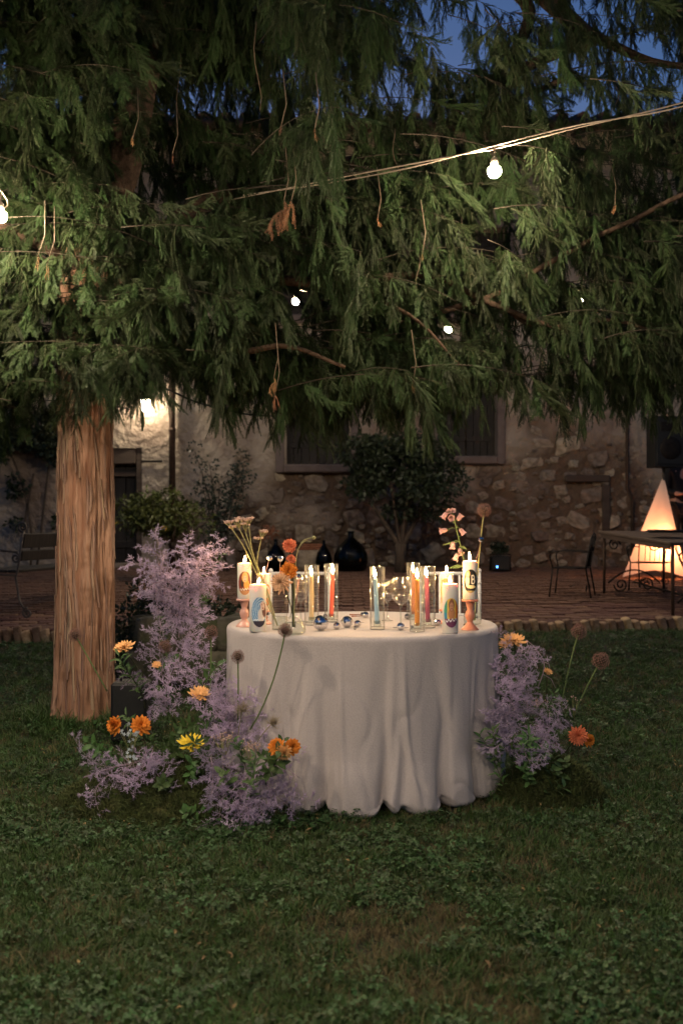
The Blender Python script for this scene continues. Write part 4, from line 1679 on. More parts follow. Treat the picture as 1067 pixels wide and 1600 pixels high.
# mirror balls
def ball_mesh(r, nu=18, nv=11, seed=0):
    rr = random.Random(seed)
    mb = MB()
    for j in range(nv):
        a0, a1 = -PI / 2 + PI * j / nv, -PI / 2 + PI * (j + 1) / nv
        k = max(5, int(nu * math.cos((a0 + a1) / 2)))
        for i in range(k):
            b0, b1 = 2 * PI * i / k, 2 * PI * (i + 1) / k
            q = [Vector((math.cos(a) * math.cos(b), math.cos(a) * math.sin(b), math.sin(a))) for a, b in ((a0, b0), (a0, b1), (a1, b1), (a1, b0))]
            t = Euler((rr.uniform(-.03, .03), rr.uniform(-.03, .03), 0)).to_matrix()
            c = sum(q, Vector()) / 4
            mb.add([(c + t @ ((p - c) * .97)) * r for p in q], [(0, 1, 2, 3)])
    return mb


def core_ball(r):
    return MB().lathe([(r * .96 * math.cos(a), r * .96 * math.sin(a)) for a in [(-.49 + .98 * i / 10) * PI for i in range(11)]], 20)


for x, y, rp, lab in ((501, 985.5, 12.2, 'largest mirror ball on the table, in front of the coral red taper'),
                      (542, 981, 9.3, 'second largest mirror ball, right of the coral red taper'),
                      (526, 983.5, 5.6, 'small mirror ball between the two largest mirror balls'),
                      (558.5, 980, 5.6, 'small mirror ball at the right of the second largest one'),
                      (554.5, 984, 3.0, 'tiny mirror ball in front of a small one at the table middle'),
                      (571, 966, 5.2, 'small mirror ball on the copper cutlery'),
                      (626, 985, 6.2, 'small mirror ball in front of the large right wine glass'),
                      (643.5, 983, 3.0, 'tiny mirror ball left of the bright orange taper'),
                      (683, 978, 5.6, 'small mirror ball left of the rainbow printed candle'),
                      (566, 963, 3.2, 'tiny mirror ball behind the copper cutlery'),
                      (636, 968, 4.6, 'small mirror ball behind the large right wine glass'),
                      (508, 968, 4.4, 'small mirror ball behind the largest mirror ball'),
                      (728, 983, 5.0, 'small mirror ball left of the salmon candlestick')):
    loc = T(x, y)
    r = rp * loc.y / F_PX
    m = thing('mirror_ball', lab, 'mirror ball', loc, group='mirror balls on the table')
    part('tiles', ball_mesh(r, 18 if rp > 5 else 10, 11 if rp > 5 else 7, int(x)), 'mirror', m, False, loc=(0, 0, r))
    part('core', core_ball(r), 'black', m, loc=(0, 0, r))

for i, (px, py, bx, by, lab) in enumerate(((421, 872, 408, 925, 'mirror ball pick leaning left of the dahlias beside a candle flame'),
                                           (438, 873, 436, 930, 'mirror ball pick standing upright just left of the dahlias'),
                                           (751, 843, 737, 905, 'mirror ball pick leaning beside the tall allium on the table'),
                                           (467, 901, 463, 945, 'low mirror ball pick right of the orange dahlia'))):
    Y = 4.75
    a, b = P(bx, by, Y), P(px, py, Y)
    r = 4.6 * Y / F_PX
    m = thing('mirror_ball_pick', lab, 'mirror ball', a, group='mirror ball picks in the vases')
    part('tiles', ball_mesh(r, 14, 9, i), 'mirror', m, False, loc=b - a)
    part('core', core_ball(r), 'black', m, loc=b - a)
    part('stick', MB().tube([(0, 0, 0), (b - a) * .95], .0016, 6), 'copper', m)

# cutlery at the far side of the table
for x0, x1, y, lab in ((546, 568, 961.5, 'copper fork lying at the far side of the table'), (549, 566, 964, 'copper knife lying beside the copper fork')):
    a, b = T(x0, y), T(x1, y - .5)
    d = b - a
    f = thing('fork' if 'fork' in lab else 'knife', lab, 'cutlery', a + Vector((0, 0, .004)))
    part('handle', MB().tube([(0, 0, 0), d * .3, d * .62], [.004, .0032, .0022], 6), 'copper', f)
    if 'fork' in lab:
        for k in (-1, 0, 1):
            n = Vector((-d.y, d.x, 0)).normalized() * .006 * k
            part('tine', MB().tube([d * .62, d * .72 + n, d + n + Vector((0, 0, .003))], [.002, .0013, .0008], 5), 'copper', f)
    else:
        part('blade', MB().tube([d * .62, d * .8, d], [.003, .005, .001], 6), 'copper', f)


# ------------------------------------------------------------------ white chairs behind the table
def white_chair(loc, rz, label):
    c = thing('banquet_chair', label, 'chair', loc, rz, 'white chairs behind the table')
    for sx in (-1, 1):
        part('rear_post', MB().tube([(sx * .17, .02, 0), (sx * .175, .0, .44), (sx * .178, -.02, .70), (sx * .178, -.05, .905)], .0115, 10), 'white', c)
        part('finial', MB().lathe([(.006, 0), (.015, .006), (.016, .014), (.010, .024), (.002, .028)], 12, 0, Matrix.Translation((sx * .178, -.051, .90))), 'white', c)
        part('front_leg', MB().tube([(sx * .18, .40, 0), (sx * .18, .39, .44)], .0115, 10), 'white', c)
        for z in (.30, .58, .66, .78, .84):
            part('ring', MB().lathe([(.012, -.004), (.0155, 0), (.012, .004)], 12, 0, Matrix.Translation((sx * .178, -.02 * max(0, z - .44) / .26 - max(0, z - .7) * .045, z))), 'white', c)
        part('side_stretcher', MB().tube([(sx * .175, .0, .22), (sx * .18, .395, .22)], .008, 8), 'white', c)
    for z, y, rr in ((.895, -.05, .0105), (.645, -.017, .0105), (.5, -.005, .009)):
        part('back_rail', MB().tube([(-.178, y, z), (0, y - .012, z), (.178, y, z)], rr, 8), 'white', c)
    for x in (-.06, .06):
        part('spindle', MB().tube([(x, -.012, .5), (x, -.024, .65), (x, -.058, .895)], .0075, 8), 'white', c)
    part('seat', MB().box((0, .2, .455), (.39, .40, .03), bev=.012), 'white', c, False)
    part('front_stretcher', MB().tube([(-.18, .395, .25), (.18, .395, .25)], .008, 8), 'white', c)


white_chair((-.25, 6.02, lawn_z(0, 6.02)), PI + .05, 'white banquet chair behind the left half of the table')
white_chair((.655, 6.02, lawn_z(0, 6.02)), PI - .06, 'white banquet chair behind the right half of the table')

# ================================================================== FLOWERS
def petal_ring(mb, n, R, tilt0, tilt1, wid, seed, spoon=.25, m=0):
    r = random.Random(seed)
    ga = PI * (3 - math.sqrt(5))
    for i in range(n):
        t = (i + .5) / n                        # 0 centre .. 1 outside
        a = i * ga
        l = R * (.34 + .66 * t ** .7) * r.uniform(.9, 1.08)
        w = wid * R * (.6 + .5 * t)
        el = tilt0 + (tilt1 - tilt0) * t + r.uniform(-.1, .1)       # elevation of the petal
        d = Vector((math.cos(a) * math.cos(el), math.sin(a) * math.cos(el), math.sin(el)))
        sd = Vector((-math.sin(a), math.cos(a), 0))
        up = d.cross(sd) * -1
        base = Vector((0, 0, -.12 * R * t))
        vs = []
        for s, k in ((.05, .35), (.45, .9), (.82, .85), (1.0, .2)):
            c = base + d * l * s + up * (spoon * l * s * s * (.5 - t))
            cup = up * w * .55 * k
            vs += [c - sd * w * k * .5 + cup, c - up * 0, c + sd * w * k * .5 + cup]
        fs = []
        for q in range(3):
            o = q * 3
            fs += [(o, o + 1, o + 4, o + 3), (o + 1, o + 2, o + 5, o + 4)]
        mb.add(vs, fs, m)
    return mb


BLOOM = {}


def bloom_mesh(kind, mat, seed):
    k = (kind, mat, seed)
    if k not in BLOOM:
        mb = MB()
        if kind == 'dahlia':
            petal_ring(mb, 58, 1.0, 1.45, -.5, .40, seed, .4)
        elif kind == 'fluffy':
            petal_ring(mb, 70, 1.0, 1.40, -.35, .24, seed, .35)
        elif kind == 'flat':
            petal_ring(mb, 44, 1.0, .75, .02, .26, seed, .1)
        me = mb.mesh('bloom')
        me.materials.append(M[mat])
        BLOOM[k] = me
    return BLOOM[k]


def curve_stem(a, b, sag=(0, 0, 0), n=8):
    a, b = Vector(a), Vector(b)
    return bez(a, (a + b) / 2 + Vector(sag), b, n)


def bloom(name, label, cat, base, head, axis, R, kind, mat, seed=1, stem='darkstem', sr=.0028, sag=(0, 0, 0), group=None):
    base, head = Vector(base), Vector(head)
    R *= 1.13
    f = thing(name, label, cat, base, group=group)
    ax = Vector(axis).normalized()
    part('stem', MB().tube([p - base for p in curve_stem(base, head - ax * R * .25, sag)], sr, 6), stem, f)
    o = link_mesh('bloom', bloom_mesh(kind, mat, seed), None, f, head - base, frame_to(ax, seed * 1.3).to_euler(), R)
    mb = MB()
    for k in range(6):
        a = k * PI / 3
        mb.add([(0, 0, 0), (R * .28 * math.cos(a - .35), R * .28 * math.sin(a - .35), .02 * R), (R * .55 * math.cos(a), R * .55 * math.sin(a), -.06 * R),
                (R * .28 * math.cos(a + .35), R * .28 * math.sin(a + .35), .02 * R)], [(0, 1, 2, 3)], 0,
               Matrix.Translation(head - base - ax * R * .28) @ frame_to(ax))
    part('sepals', mb, 'stem', f)
    return f


def allium_mesh(seed, n=190):
    r = random.Random(seed)
    mb = MB()
    mb.lathe([(.55 * math.cos(a), .55 * math.sin(a)) for a in [(-.49 + .98 * i / 6) * PI for i in range(7)]], 10, 1)
    ga = PI * (3 - math.sqrt(5))
    for i in range(n):
        z = 1 - 2 * (i + .5) / n
        q = math.sqrt(1 - z * z)
        d = Vector((q * math.cos(i * ga), q * math.sin(i * ga), z))
        L = r.uniform(.78, 1.05)
        mt = frame_to((d + Vector([r.uniform(-.25, .25) for _ in range(3)])).normalized(), r.uniform(0, 6))
        c = d * L
        mb.tube([d * .25, c], [.012, .012], 3, 1, False)
        vs = [c + mt @ Vector((0, 0, -.05))]
        for k in range(6):
            a = k * PI / 3
            vs.append(c + mt @ Vector((.15 * math.cos(a), .15 * math.sin(a), .07)))
            vs.append(c + mt @ Vector((.05 * math.cos(a + PI / 6), .05 * math.sin(a + PI / 6), .0)))
        fs = [(0, 1 + 2 * k, 2 + 2 * k) for k in range(6)] + [(0, 2 + 2 * k, 1 + (2 * k + 2) % 12) for k in range(6)]
        mb.add(vs, fs, 0)
    me = mb.mesh('flower_head', False)
    me.materials.append(M['allium'])
    me.materials.append(M['alliumcore'])
    return me


AL = [allium_mesh(1), allium_mesh(2, 160)]


def allium(label, base, head, R, sag=(0, 0, 0), stem='stem', k=0, group='alliums'):
    base, head = Vector(base), Vector(head)
    f = thing('allium', label, 'flower', base, group=group)
    part('stem', MB().tube([p - base for p in curve_stem(base, head, sag)], .0034, 7), stem, f)
    link_mesh('flower_head', AL[k], None, f, head - base, (.3 * k, .2, k), R)
    return f


# --------------------------------------------------- flowers in the vases
vb = T(459, 991) + Vector((0, 0, .03))
D = [('coral red ball dahlia, topmost bloom in the vase', 452, 852, .033, 'dahlia', 'coral', (-.15, -1, .35), 2),
     ('small side facing coral dahlia between two bigger ones', 456, 873, .022, 'dahlia', 'coral', (.5, -.8, .5), 3),
     ('large bright orange dahlia in the middle of the vase', 452, 891, .039, 'dahlia', 'orange', (.1, -1, .15), 4),
     ('pale blush dahlia with creamy middle drooping left out of the vase', 438, 911, .046, 'fluffy', 'blush', (-.35, -1, -.05), 5)]
for lab, x, y, R, kind, mat, ax, sd in D:
    bloom('dahlia', lab, 'flower', vb + Vector((.004 * sd - .014, .005, 0)), P(x, y, 4.36 - .012 * (sd - 3)), ax, R, kind, mat, sd, 'darkstem', .003, (.012, .01, .02), 'dahlias in the vase')
bud = thing('dahlia_bud', 'nodding green dahlia bud on a curved stem above the vase', 'flower', vb)
pth = [p - vb for p in catmull([vb, P(462, 880, 4.38), P(470, 850, 4.4), P(480, 842, 4.4), P(489, 840, 4.4)], 5)]
part('stem', MB().tube(pth, [.0026 - .00004 * i for i in range(len(pth))], 6), 'palestem', bud)
part('bud', MB().lathe([(.001, -.008), (.007, -.004), (.009, .002), (.006, .008), (.001, .010)], 12, 0, Matrix.Translation(P(490, 840, 4.4) - vb) @ Matrix.Rotation(1.4, 4, 'Y')), 'palestem', bud)
part('side_leaf', MB().tube([p - vb for p in catmull([P(470, 850, 4.4), P(478, 845, 4.4), P(487, 847, 4.39)], 4)], [.0022, .002, .002, .0018, .0017, .0015, .0012, .0008, .0005], 5), 'palestem', bud)

jb = T(437, 984) + Vector((0, 0, .02))


def yarrow(label, bottom, mids, heads, group='pink yarrow stems'):
    f = thing('yarrow', label, 'flower', bottom, group=group)
    bottom = Vector(bottom)
    path = catmull([bottom] + mids, 5)
    part('stem', MB().tube([p - bottom for p in path], .0026, 6), 'palestem', f)
    r = random.Random(int(mids[-1].x * 999))
    for h in heads:
        mb, st = MB(), MB()
        for k in range(34):
            a, d = r.uniform(0, 6.28), .024 * math.sqrt(r.random())
            c = Vector(h) - bottom + Vector((d * math.cos(a), d * math.sin(a), r.uniform(-.005, .005) - d * .1))
            s = r.uniform(.0026, .0042)
            mb.lathe([(s * .3, -s), (s, 0), (s * .4, s * .7)], 6, 0, Matrix.Translation(c))
            if k % 4 == 0:
                st.tube([path[-1] - bottom, c - Vector((0, 0, .003))], .0009, 4)
        part('flower_head', mb, 'pinkdust', f)
        part('stalks', st, 'palestem', f)


Yy = 4.66
yb = T(437, 984) + Vector((-.01, 0, .02))
yarrow('leftmost leaning yarrow stem in the glass jar', yb, [P(415, 930, Yy), P(385, 862, Yy), P(364, 828, Yy)], [P(356, 815, Yy), P(363, 822, Yy)])
yarrow('second yarrow stem from the left in the glass jar', yb, [P(416, 925, Yy), P(390, 860, Yy), P(374, 826, Yy)], [P(370, 813, Yy), P(375, 809, Yy)])
yarrow('third yarrow stem from the left in the glass jar', yb, [P(418, 925, Yy), P(396, 868, Yy), P(384, 832, Yy)], [P(383, 818, Yy)])
yarrow('fourth yarrow stem from the left in the glass jar', yb, [P(417, 920, Yy), P(396, 868, Yy), P(389, 822, Yy)], [P(391, 809, Yy), P(385, 812, Yy)])
yarrow('shorter right hand yarrow stem in the glass jar', yb, [P(410, 925, Yy), P(402, 880, Yy), P(408, 843, Yy)], [P(413, 829, Yy), P(403, 840, Yy)])

# canterbury bells and allium on the right
wb = T(738, 976) + Vector((0, 0, .02))
cb = thing('bellflower', 'pink bellflower stem with hanging bells at the right of the table', 'flower', wb)
Yb = 4.78
spine = catmull([wb, P(733, 920, Yb), P(725, 876, Yb), P(716, 840, Yb), P(711, 818, Yb), P(708, 803, Yb)], 5)
part('stem', MB().tube([p - wb for p in spine], .0030, 6), 'stem', cb)


def bell_mesh():
    mb = MB()
    mb.lathe([(.002, 0), (.010, -.006), (.0135, -.016), (.0135, -.030), (.0155, -.038), (.019, -.043)], 15, 0, cap=(True, False))
    for i, v in enumerate(mb.v[-15:]):
        if i % 3 == 0:
            k = len(mb.v) - 15 + i
            mb.v[k] = (v[0] * 1.22, v[1] * 1.22, v[2] - .004)
    return mb


bme = bell_mesh().mesh('bell')
bme.materials.append(M['bell'])
for x, y, d in ((694, 806, (-.6, 0, -.8)), (692, 829, (-.95, -.2, -.15)), (722, 831, (.6, -.1, -.8)), (707, 853, (-.15, -.1, -1)), (712, 871, (-.4, -.1, -.9)),
                (719, 862, (.1, -.6, -.6)), (701, 799, (-.1, -1, .15)), (707, 798, (.2, -1, .25)), (704, 809, (0, -1, -.1)), (718, 808, (.6, -.1, .8))):
    p = P(x, y, Yb)
    dv = Vector(d).normalized()
    top = p - dv * .022
    o = link_mesh('bell', bme, None, cb, top - wb, frame_to(-dv).to_euler(), .82 if y > 800 else .65)
    near = min(spine, key=lambda q: (q - top).length)
    st = MB().tube([near - wb, (near + top) / 2 - wb + Vector((0, 0, .006)), top - wb], .0015, 5)
    part('bell_stalk', st, 'stem', cb)
    lf = MB()
    for k in range(5):
        a = k * 2 * PI / 5
        lf.add([(0, 0, .003), (.006 * math.cos(a - .4), .006 * math.sin(a - .4), -.001), (.016 * math.cos(a), .016 * math.sin(a), -.010 + .012 * (k % 2)), (.006 * math.cos(a + .4), .006 * math.sin(a + .4), -.001)],
               [(0, 1, 2, 3)], 0, Matrix.Translation(top - wb) @ frame_to(-dv))
    part('calyx', lf, 'stem', cb)
for x, y, s in ((713, 822, 1), (724, 855, .8), (714, 885, 1.2), (709, 815, .8), (717, 838, .9), (705, 848, .7)):
    p = P(x, y, Yb)
    near = min(spine, key=lambda q: (q - p).length)
    d = p - near
    sd = Vector((0, -1, 0)).cross(d.normalized() if d.length > .001 else Vector((1, 0, 0)))
    e = near + d * 2.2 - Vector((0, 0, .006))
    part('leaf', MB().add([near - wb, p - wb + sd * .008 * s, e - wb, p - wb - sd * .008 * s], [(0, 1, 2, 3)]), 'stem', cb)
allium('dusty pink allium standing tallest at the right of the table', wb + Vector((.01, .0, 0)), P(756, 797, 4.78), .034, (-.01, 0, 0), 'palestem')

# ------------------------------------------------------------------ floor arrangements
def moss_mound(label, loc, rx, ry, h, seed):
    o = thing('moss_mound', label, 'moss', loc)
    n, m = 40, 14
    vs, fs = [], []
    for j in range(m + 1):
        t = j / m
        for i in range(n):
            a = 2 * PI * i / n
            k = 1 + .22 * noise.noise(Vector((math.cos(a) * 1.4, math.sin(a) * 1.4, seed)))
            R = t * k
            z = h * (1 - t ** 2.2) + .035 * noise.noise(Vector((R * math.cos(a) * 4, R * math.sin(a) * 4, seed))) * (1 - t ** 4) - .012 * (j == m)
            vs.append((R * rx * math.cos(a), R * ry * math.sin(a), z))
    for j in range(m):
        for i in range(n):
            k = (i + 1) % n
            fs.append((j * n + i, (j + 1) * n + i, (j + 1) * n + k, j * n + k))
    part('mound', MB().add(vs, fs), 'moss', o)
    r = random.Random(seed)
    pts, rots, scl, idx = [], [], [], []
    for q in range(5000):
        j, i = r.randrange(1, m), r.randrange(n)
        a, b = Vector(vs[j * n + i]), Vector(vs[(j + 1) * n + (i + 1) % n])
        p = a.lerp(b, r.random())
        p = p.lerp(Vector(vs[j * n + (i + 1) % n]), r.random() * .5)
        pts.append(p - Vector((0, 0, .003)))
        rots.append((r.uniform(-.5, .5), r.uniform(-.5, .5), r.uniform(0, 6.28)))
        scl.append(r.uniform(.5, 1.0))
        idx.append(r.randrange(3))
    s = gn_scatter('moss_tufts', pts, rots, scl, idx, [(blade_tuft(16, .040, .028, .0017, 50 + k, .9), 'mosstuft') for k in range(3)], o)
    tag(s, kind='stuff')


moss_mound('low mossy mound under the lilac flowers left of the table', (-.78, 4.40, -.004), .50, .36, .17, 3)
moss_mound('small mossy mound under the flowers right of the table', (.93, 4.50, -.004), .25, .22, .16, 8)


def plume_mesh(seed, L=.34, lat=26, curve=.10, full=1.0, arch=0.):
    """one dyed asparagus-fern plume, growing up +Z from its base"""
    r = random.Random(seed)
    mb = MB()

    def sp(t):
        return Vector((curve * t * t + arch * t ** 3, .03 * math.sin(t * 3 + seed), L * (t - .25 * abs(arch) / L * t ** 3)))
    pts = [sp(i / 9) for i in range(10)]
    mb.tube(pts, [.0022 - .00018 * i for i in range(10)], 4, 1)
    for k in range(lat):
        t = .16 + .84 * k / lat
        if noise.noise(Vector((k * .55, seed * 9, 0))) < -.18:
            continue
        p = sp(t)
        d = (sp(min(1, t + .03)) - sp(t - .03)).normalized()
        a = k * 2.4 + r.uniform(-.4, .4)
        side = d.orthogonal().normalized()
        side = Matrix.Rotation(a, 3, d) @ side
        ll = L * (.38 * (1 - t) ** .6 + .09) * r.choice((r.uniform(.25, .6), r.uniform(.6, 1.0), r.uniform(.9, 1.5))) * full
        v = (side * .85 + d * .6).normalized()
        path = [p + v * ll * s + d * ll * .12 * s * s + Vector((0, 0, -(.2 + .45 * ((k * 7) % 5) / 4) * ll * s * s)) for s in (0, .35, .7, 1)]
        mb.tube(path, [.0011, .0009, .0007, .0004], 3, 1, False)
        nb = max(5, int(ll / .0070))
        for b in range(nb):
            s = .12 + .88 * b / nb
            f = s * 3
            i = min(int(f), 2)
            q = path[i].lerp(path[i + 1], f - i)
            dd = (path[i + 1] - path[i]).normalized()
            bl = .034 * (1.05 - .6 * s) * r.uniform(.6, 1.2)
            vv = (Vector((r.gauss(0, 1), r.gauss(0, 1), r.gauss(0, .7))).normalized() * .8 + dd * .8).normalized()
            w = vv.orthogonal().normalized() * .0017
            e = q + vv * bl
            mb.add([q - w, q + w, e], [(0, 1, 2)])
            for c in range(6):
                z = q.lerp(e, .2 + .8 * c / 5)
                nv = (Vector((r.gauss(0, 1), r.gauss(0, 1), r.gauss(0, 1))).normalized() + vv * .6).normalized()
                ww = nv.orthogonal().normalized() * .0016
                mb.add([z - ww, z + ww, z + nv * .0125 * r.uniform(.6, 1.2)], [(0, 1, 2)])
    me = mb.mesh('plume', False)
    me.materials.append(M['lilac'])
    me.materials.append(M['greystem'])
    return me


PL = [plume_mesh(1), plume_mesh(2, .30, 24, -.08), plume_mesh(3, .38, 28, .14), plume_mesh(4, .26, 22, .05, 1.3),
      plume_mesh(5, .36, 24, .05, .9, .22), plume_mesh(6, .30, 22, -.02, 1.0, .26)]


def plume(label, a, b, k, grp, full=1.0, roll=None):
    """plume k growing from point a to point b"""
    a, b = Vector(a), Vector(b)
    me = PL[k]
    d = b - a
    L = (.34, .30, .38, .26, .38, .34)[k]
    f = thing('lilac_plume', label, 'flower', a, group=grp)
    s = max(d.length, .16) / L
    link_mesh('plume', me, None, f, None, frame_to(d, random.uniform(0, 6.28) if roll is None else roll).to_euler(), s * full)
    return f


# left side: (base px, tip px, depth at base, depth at tip, variant)
left_plumes = [
    # the tall column behind
    (275, 960, 262, 828, 4.95, 4.90, 0), (285, 970, 300, 838, 4.95, 4.9, 2), (280, 930, 335, 850, 4.95, 4.9, 1), (290, 950, 345, 900, 4.95, 4.85, 3),
    (270, 945, 228, 862, 4.95, 4.88, 1), (265, 960, 212, 895, 4.95, 4.86, 5), (275, 1000, 275, 880, 4.93, 4.82, 3), (270, 1010, 245, 905, 4.93, 4.85, 0),
    (285, 1010, 305, 905, 4.93, 4.82, 2), (285, 890, 290, 835, 4.92, 4.88, 3), (275, 985, 300, 935, 4.9, 4.75, 3), 
    (285, 1040, 290, 960, 4.85, 4.68, 0), (290, 940, 320, 880, 4.95, 4.88, 4),
    # middle tier
    (262, 1075, 225, 985, 4.75, 4.7, 1), (250, 1090, 205, 1035, 4.72, 4.66, 0), (268, 1110, 262, 1030, 4.6, 4.48, 3), 
    (275, 1125, 215, 1075, 4.58, 4.44, 0), (300, 1100, 335, 1010, 4.7, 4.6, 2), (330, 1120, 352, 1055, 4.6, 4.36, 3),
    (340, 1150, 385, 1062, 4.5, 4.30, 0), (345, 1160, 330, 1085, 4.45, 4.25, 3), (350, 1165, 395, 1110, 4.4, 4.22, 2), 
    (335, 1140, 372, 1100, 4.5, 4.2, 3), 
    # front, drooping towards the grass
    (235, 1165, 262, 1225, 4.35, 4.15, 3), (240, 1165, 230, 1235, 4.35, 4.12, 0), (225, 1185, 150, 1235, 4.35, 4.18, 5), (215, 1190, 168, 1262, 4.35, 4.18, 1),
    (200, 1195, 118, 1215, 4.35, 4.2, 4), (190, 1200, 112, 1258, 4.3, 4.2, 5),
    (355, 1175, 340, 1262, 4.25, 4.02, 0), (365, 1180, 362, 1280, 4.22, 3.98, 2), (375, 1195, 405, 1285, 4.2, 4.0, 1), (390, 1195, 432, 1290, 4.2, 4.0, 5),
    (405, 1200, 455, 1255, 4.2, 4.05, 3), (400, 1205, 460, 1225, 4.2, 4.08, 4), (370, 1215, 395, 1262, 4.15, 3.98, 3), (330, 1190, 345, 1240, 4.2, 4.0, 3),
    (385, 1210, 430, 1250, 4.18, 4.0, 2), (345, 1150, 332, 1200, 4.25, 4.1, 3),
]
right_plumes = [
    (800, 1090, 790, 1000, 4.85, 4.8, 0), (805, 1100, 815, 1015, 4.85, 4.78, 1), (800, 1085, 775, 1040, 4.82, 4.72, 3), (810, 1110, 770, 1085, 4.8, 4.62, 2),
    (800, 1085, 785, 1160, 4.75, 4.52, 0), (795, 1090, 772, 1150, 4.75, 4.54, 3), (800, 1110, 800, 1195, 4.72, 4.5, 1), (815, 1105, 845, 1065, 4.85, 4.78, 2),
    (830, 1115, 870, 1065, 4.85, 4.8, 5), (840, 1110, 858, 1180, 4.8, 4.6, 0), (855, 1105, 880, 1135, 4.8, 4.68, 3), (850, 1115, 868, 1185, 4.78, 4.62, 1),
    (800, 1010, 770, 968, 4.9, 4.9, 4), (805, 1030, 835, 1000, 4.88, 4.85, 5), (790, 1100, 785, 1130, 4.7, 4.52, 3), (835, 1120, 825, 1090, 4.8, 4.66, 3),
]


def plume_set(rows, where, grp, full):
    """each outermost plume of a cluster gets its own label, the look-alikes inside share one"""
    ids = list(range(len(rows)))
    top = min(ids, key=lambda i: rows[i][3])
    left = min((i for i in ids if i != top), key=lambda i: rows[i][2])
    right = max((i for i in ids if i not in (top, left)), key=lambda i: rows[i][2])
    low = max((i for i in ids if i not in (top, left, right)), key=lambda i: rows[i][3])
    own = {top: 'topmost', left: 'leftmost', right: 'rightmost', low: 'lowest'}
    for i, (ax, ay, bx, by, Ya, Yb_, k) in enumerate(rows):
        plume('%s lilac fern plume %s' % (own.get(i, 'inner airy'), where), P(ax, ay, Ya), P(bx, by, Yb_), k, grp, full)


plume_set(left_plumes[:13], 'of the tall column behind the left flowers', 'lilac plumes of the tall column', 1.0)
plume_set(left_plumes[13:23], 'of the cluster between yew trunk and tablecloth', 'lilac plumes of the middle cluster', 1.0)
plume_set(left_plumes[23:], 'drooping to the grass at the front of the left flowers', 'lilac plumes drooping at the front', 1.1)
right_plumes = [(a, b, c, d, e - .24, f - .24, k) for a, b, c, d, e, f, k in right_plumes]
plume_set(right_plumes, 'of the cluster right of the tablecloth', 'lilac plumes right of the table', 1.05)

# bare lilac twigs
for (pts, lab) in (([(345, 1250, 4.05), (395, 1208, 4.05), (415, 1200, 4.05), (440, 1197, 4.02), (468, 1215, 4.0)], 'bare pale twig arching in front of the orange dahlias'),
                   ([(840, 1075, 4.8), (850, 1040, 4.8), (838, 1015, 4.8), (822, 1000, 4.8)], 'thin bare pale twig above the right flowers'),
                   ([(130, 1215, 4.25), (175, 1200, 4.28), (220, 1188, 4.3)], 'long bare pale twig reaching left over the grass')):
    p0 = P(*pts[0])
    pa = catmull([P(*q) for q in pts], 5)
    t = thing('bare_twig', lab, 'twig', p0)
    part('main_stem', MB().tube([p - p0 for p in pa], [.0026 - .0014 * i / len(pa) for i in range(len(pa))], 5), 'greystem', t)
    for i in range(3, len(pa), 3):
        e = pa[i] + Vector((random.uniform(-.01, .06), -.02, -random.uniform(.03, .10)))
        part('side_shoot', MB().tube([pa[i] - p0, (pa[i] + e) / 2 - p0 + Vector((.01, 0, .01)), e - p0], [.0018, .0014, .0007], 4), 'greystem', t)

# alliums of the floor arrangements
for lab, bx, by, Ya, hx, hy, Yh, R, sag in (
        ('small allium on a slanting stem in front of the yew trunk', 168, 1080, 4.62, 118, 992, 4.55, .031, (0, 0, 0)),
        ('allium standing on an upright stem left of the tablecloth edge', 328, 1100, 4.55, 330, 988, 4.5, .032, (.004, 0, 0)),
        ('allium in front of the left edge of the tablecloth', 372, 1130, 4.3, 372, 1026, 4.28, .029, (.002, 0, 0)),
        ('allium on a long bowed stem overlapping the front rim of the table', 391, 1140, 4.2, 446, 985, 4.12, .030, (.03, 0, -.045)),
        ('allium half hidden in the lilac column', 268, 1060, 4.72, 258, 1010, 4.7, .030, (0, 0, 0)),
        ('upper of the two alliums over the grass at the right', 875, 1110, 4.8, 904, 986, 4.75, .037, (-.012, 0, 0)),
        ('lower and farther right of the two alliums over the grass', 895, 1118, 4.8, 938, 1032, 4.75, .041, (-.006, 0, 0))):
    allium(lab, P(bx, by, Ya), P(hx, hy, Yh), R, sag, 'stem', random.randrange(2), 'alliums of the floor flowers')

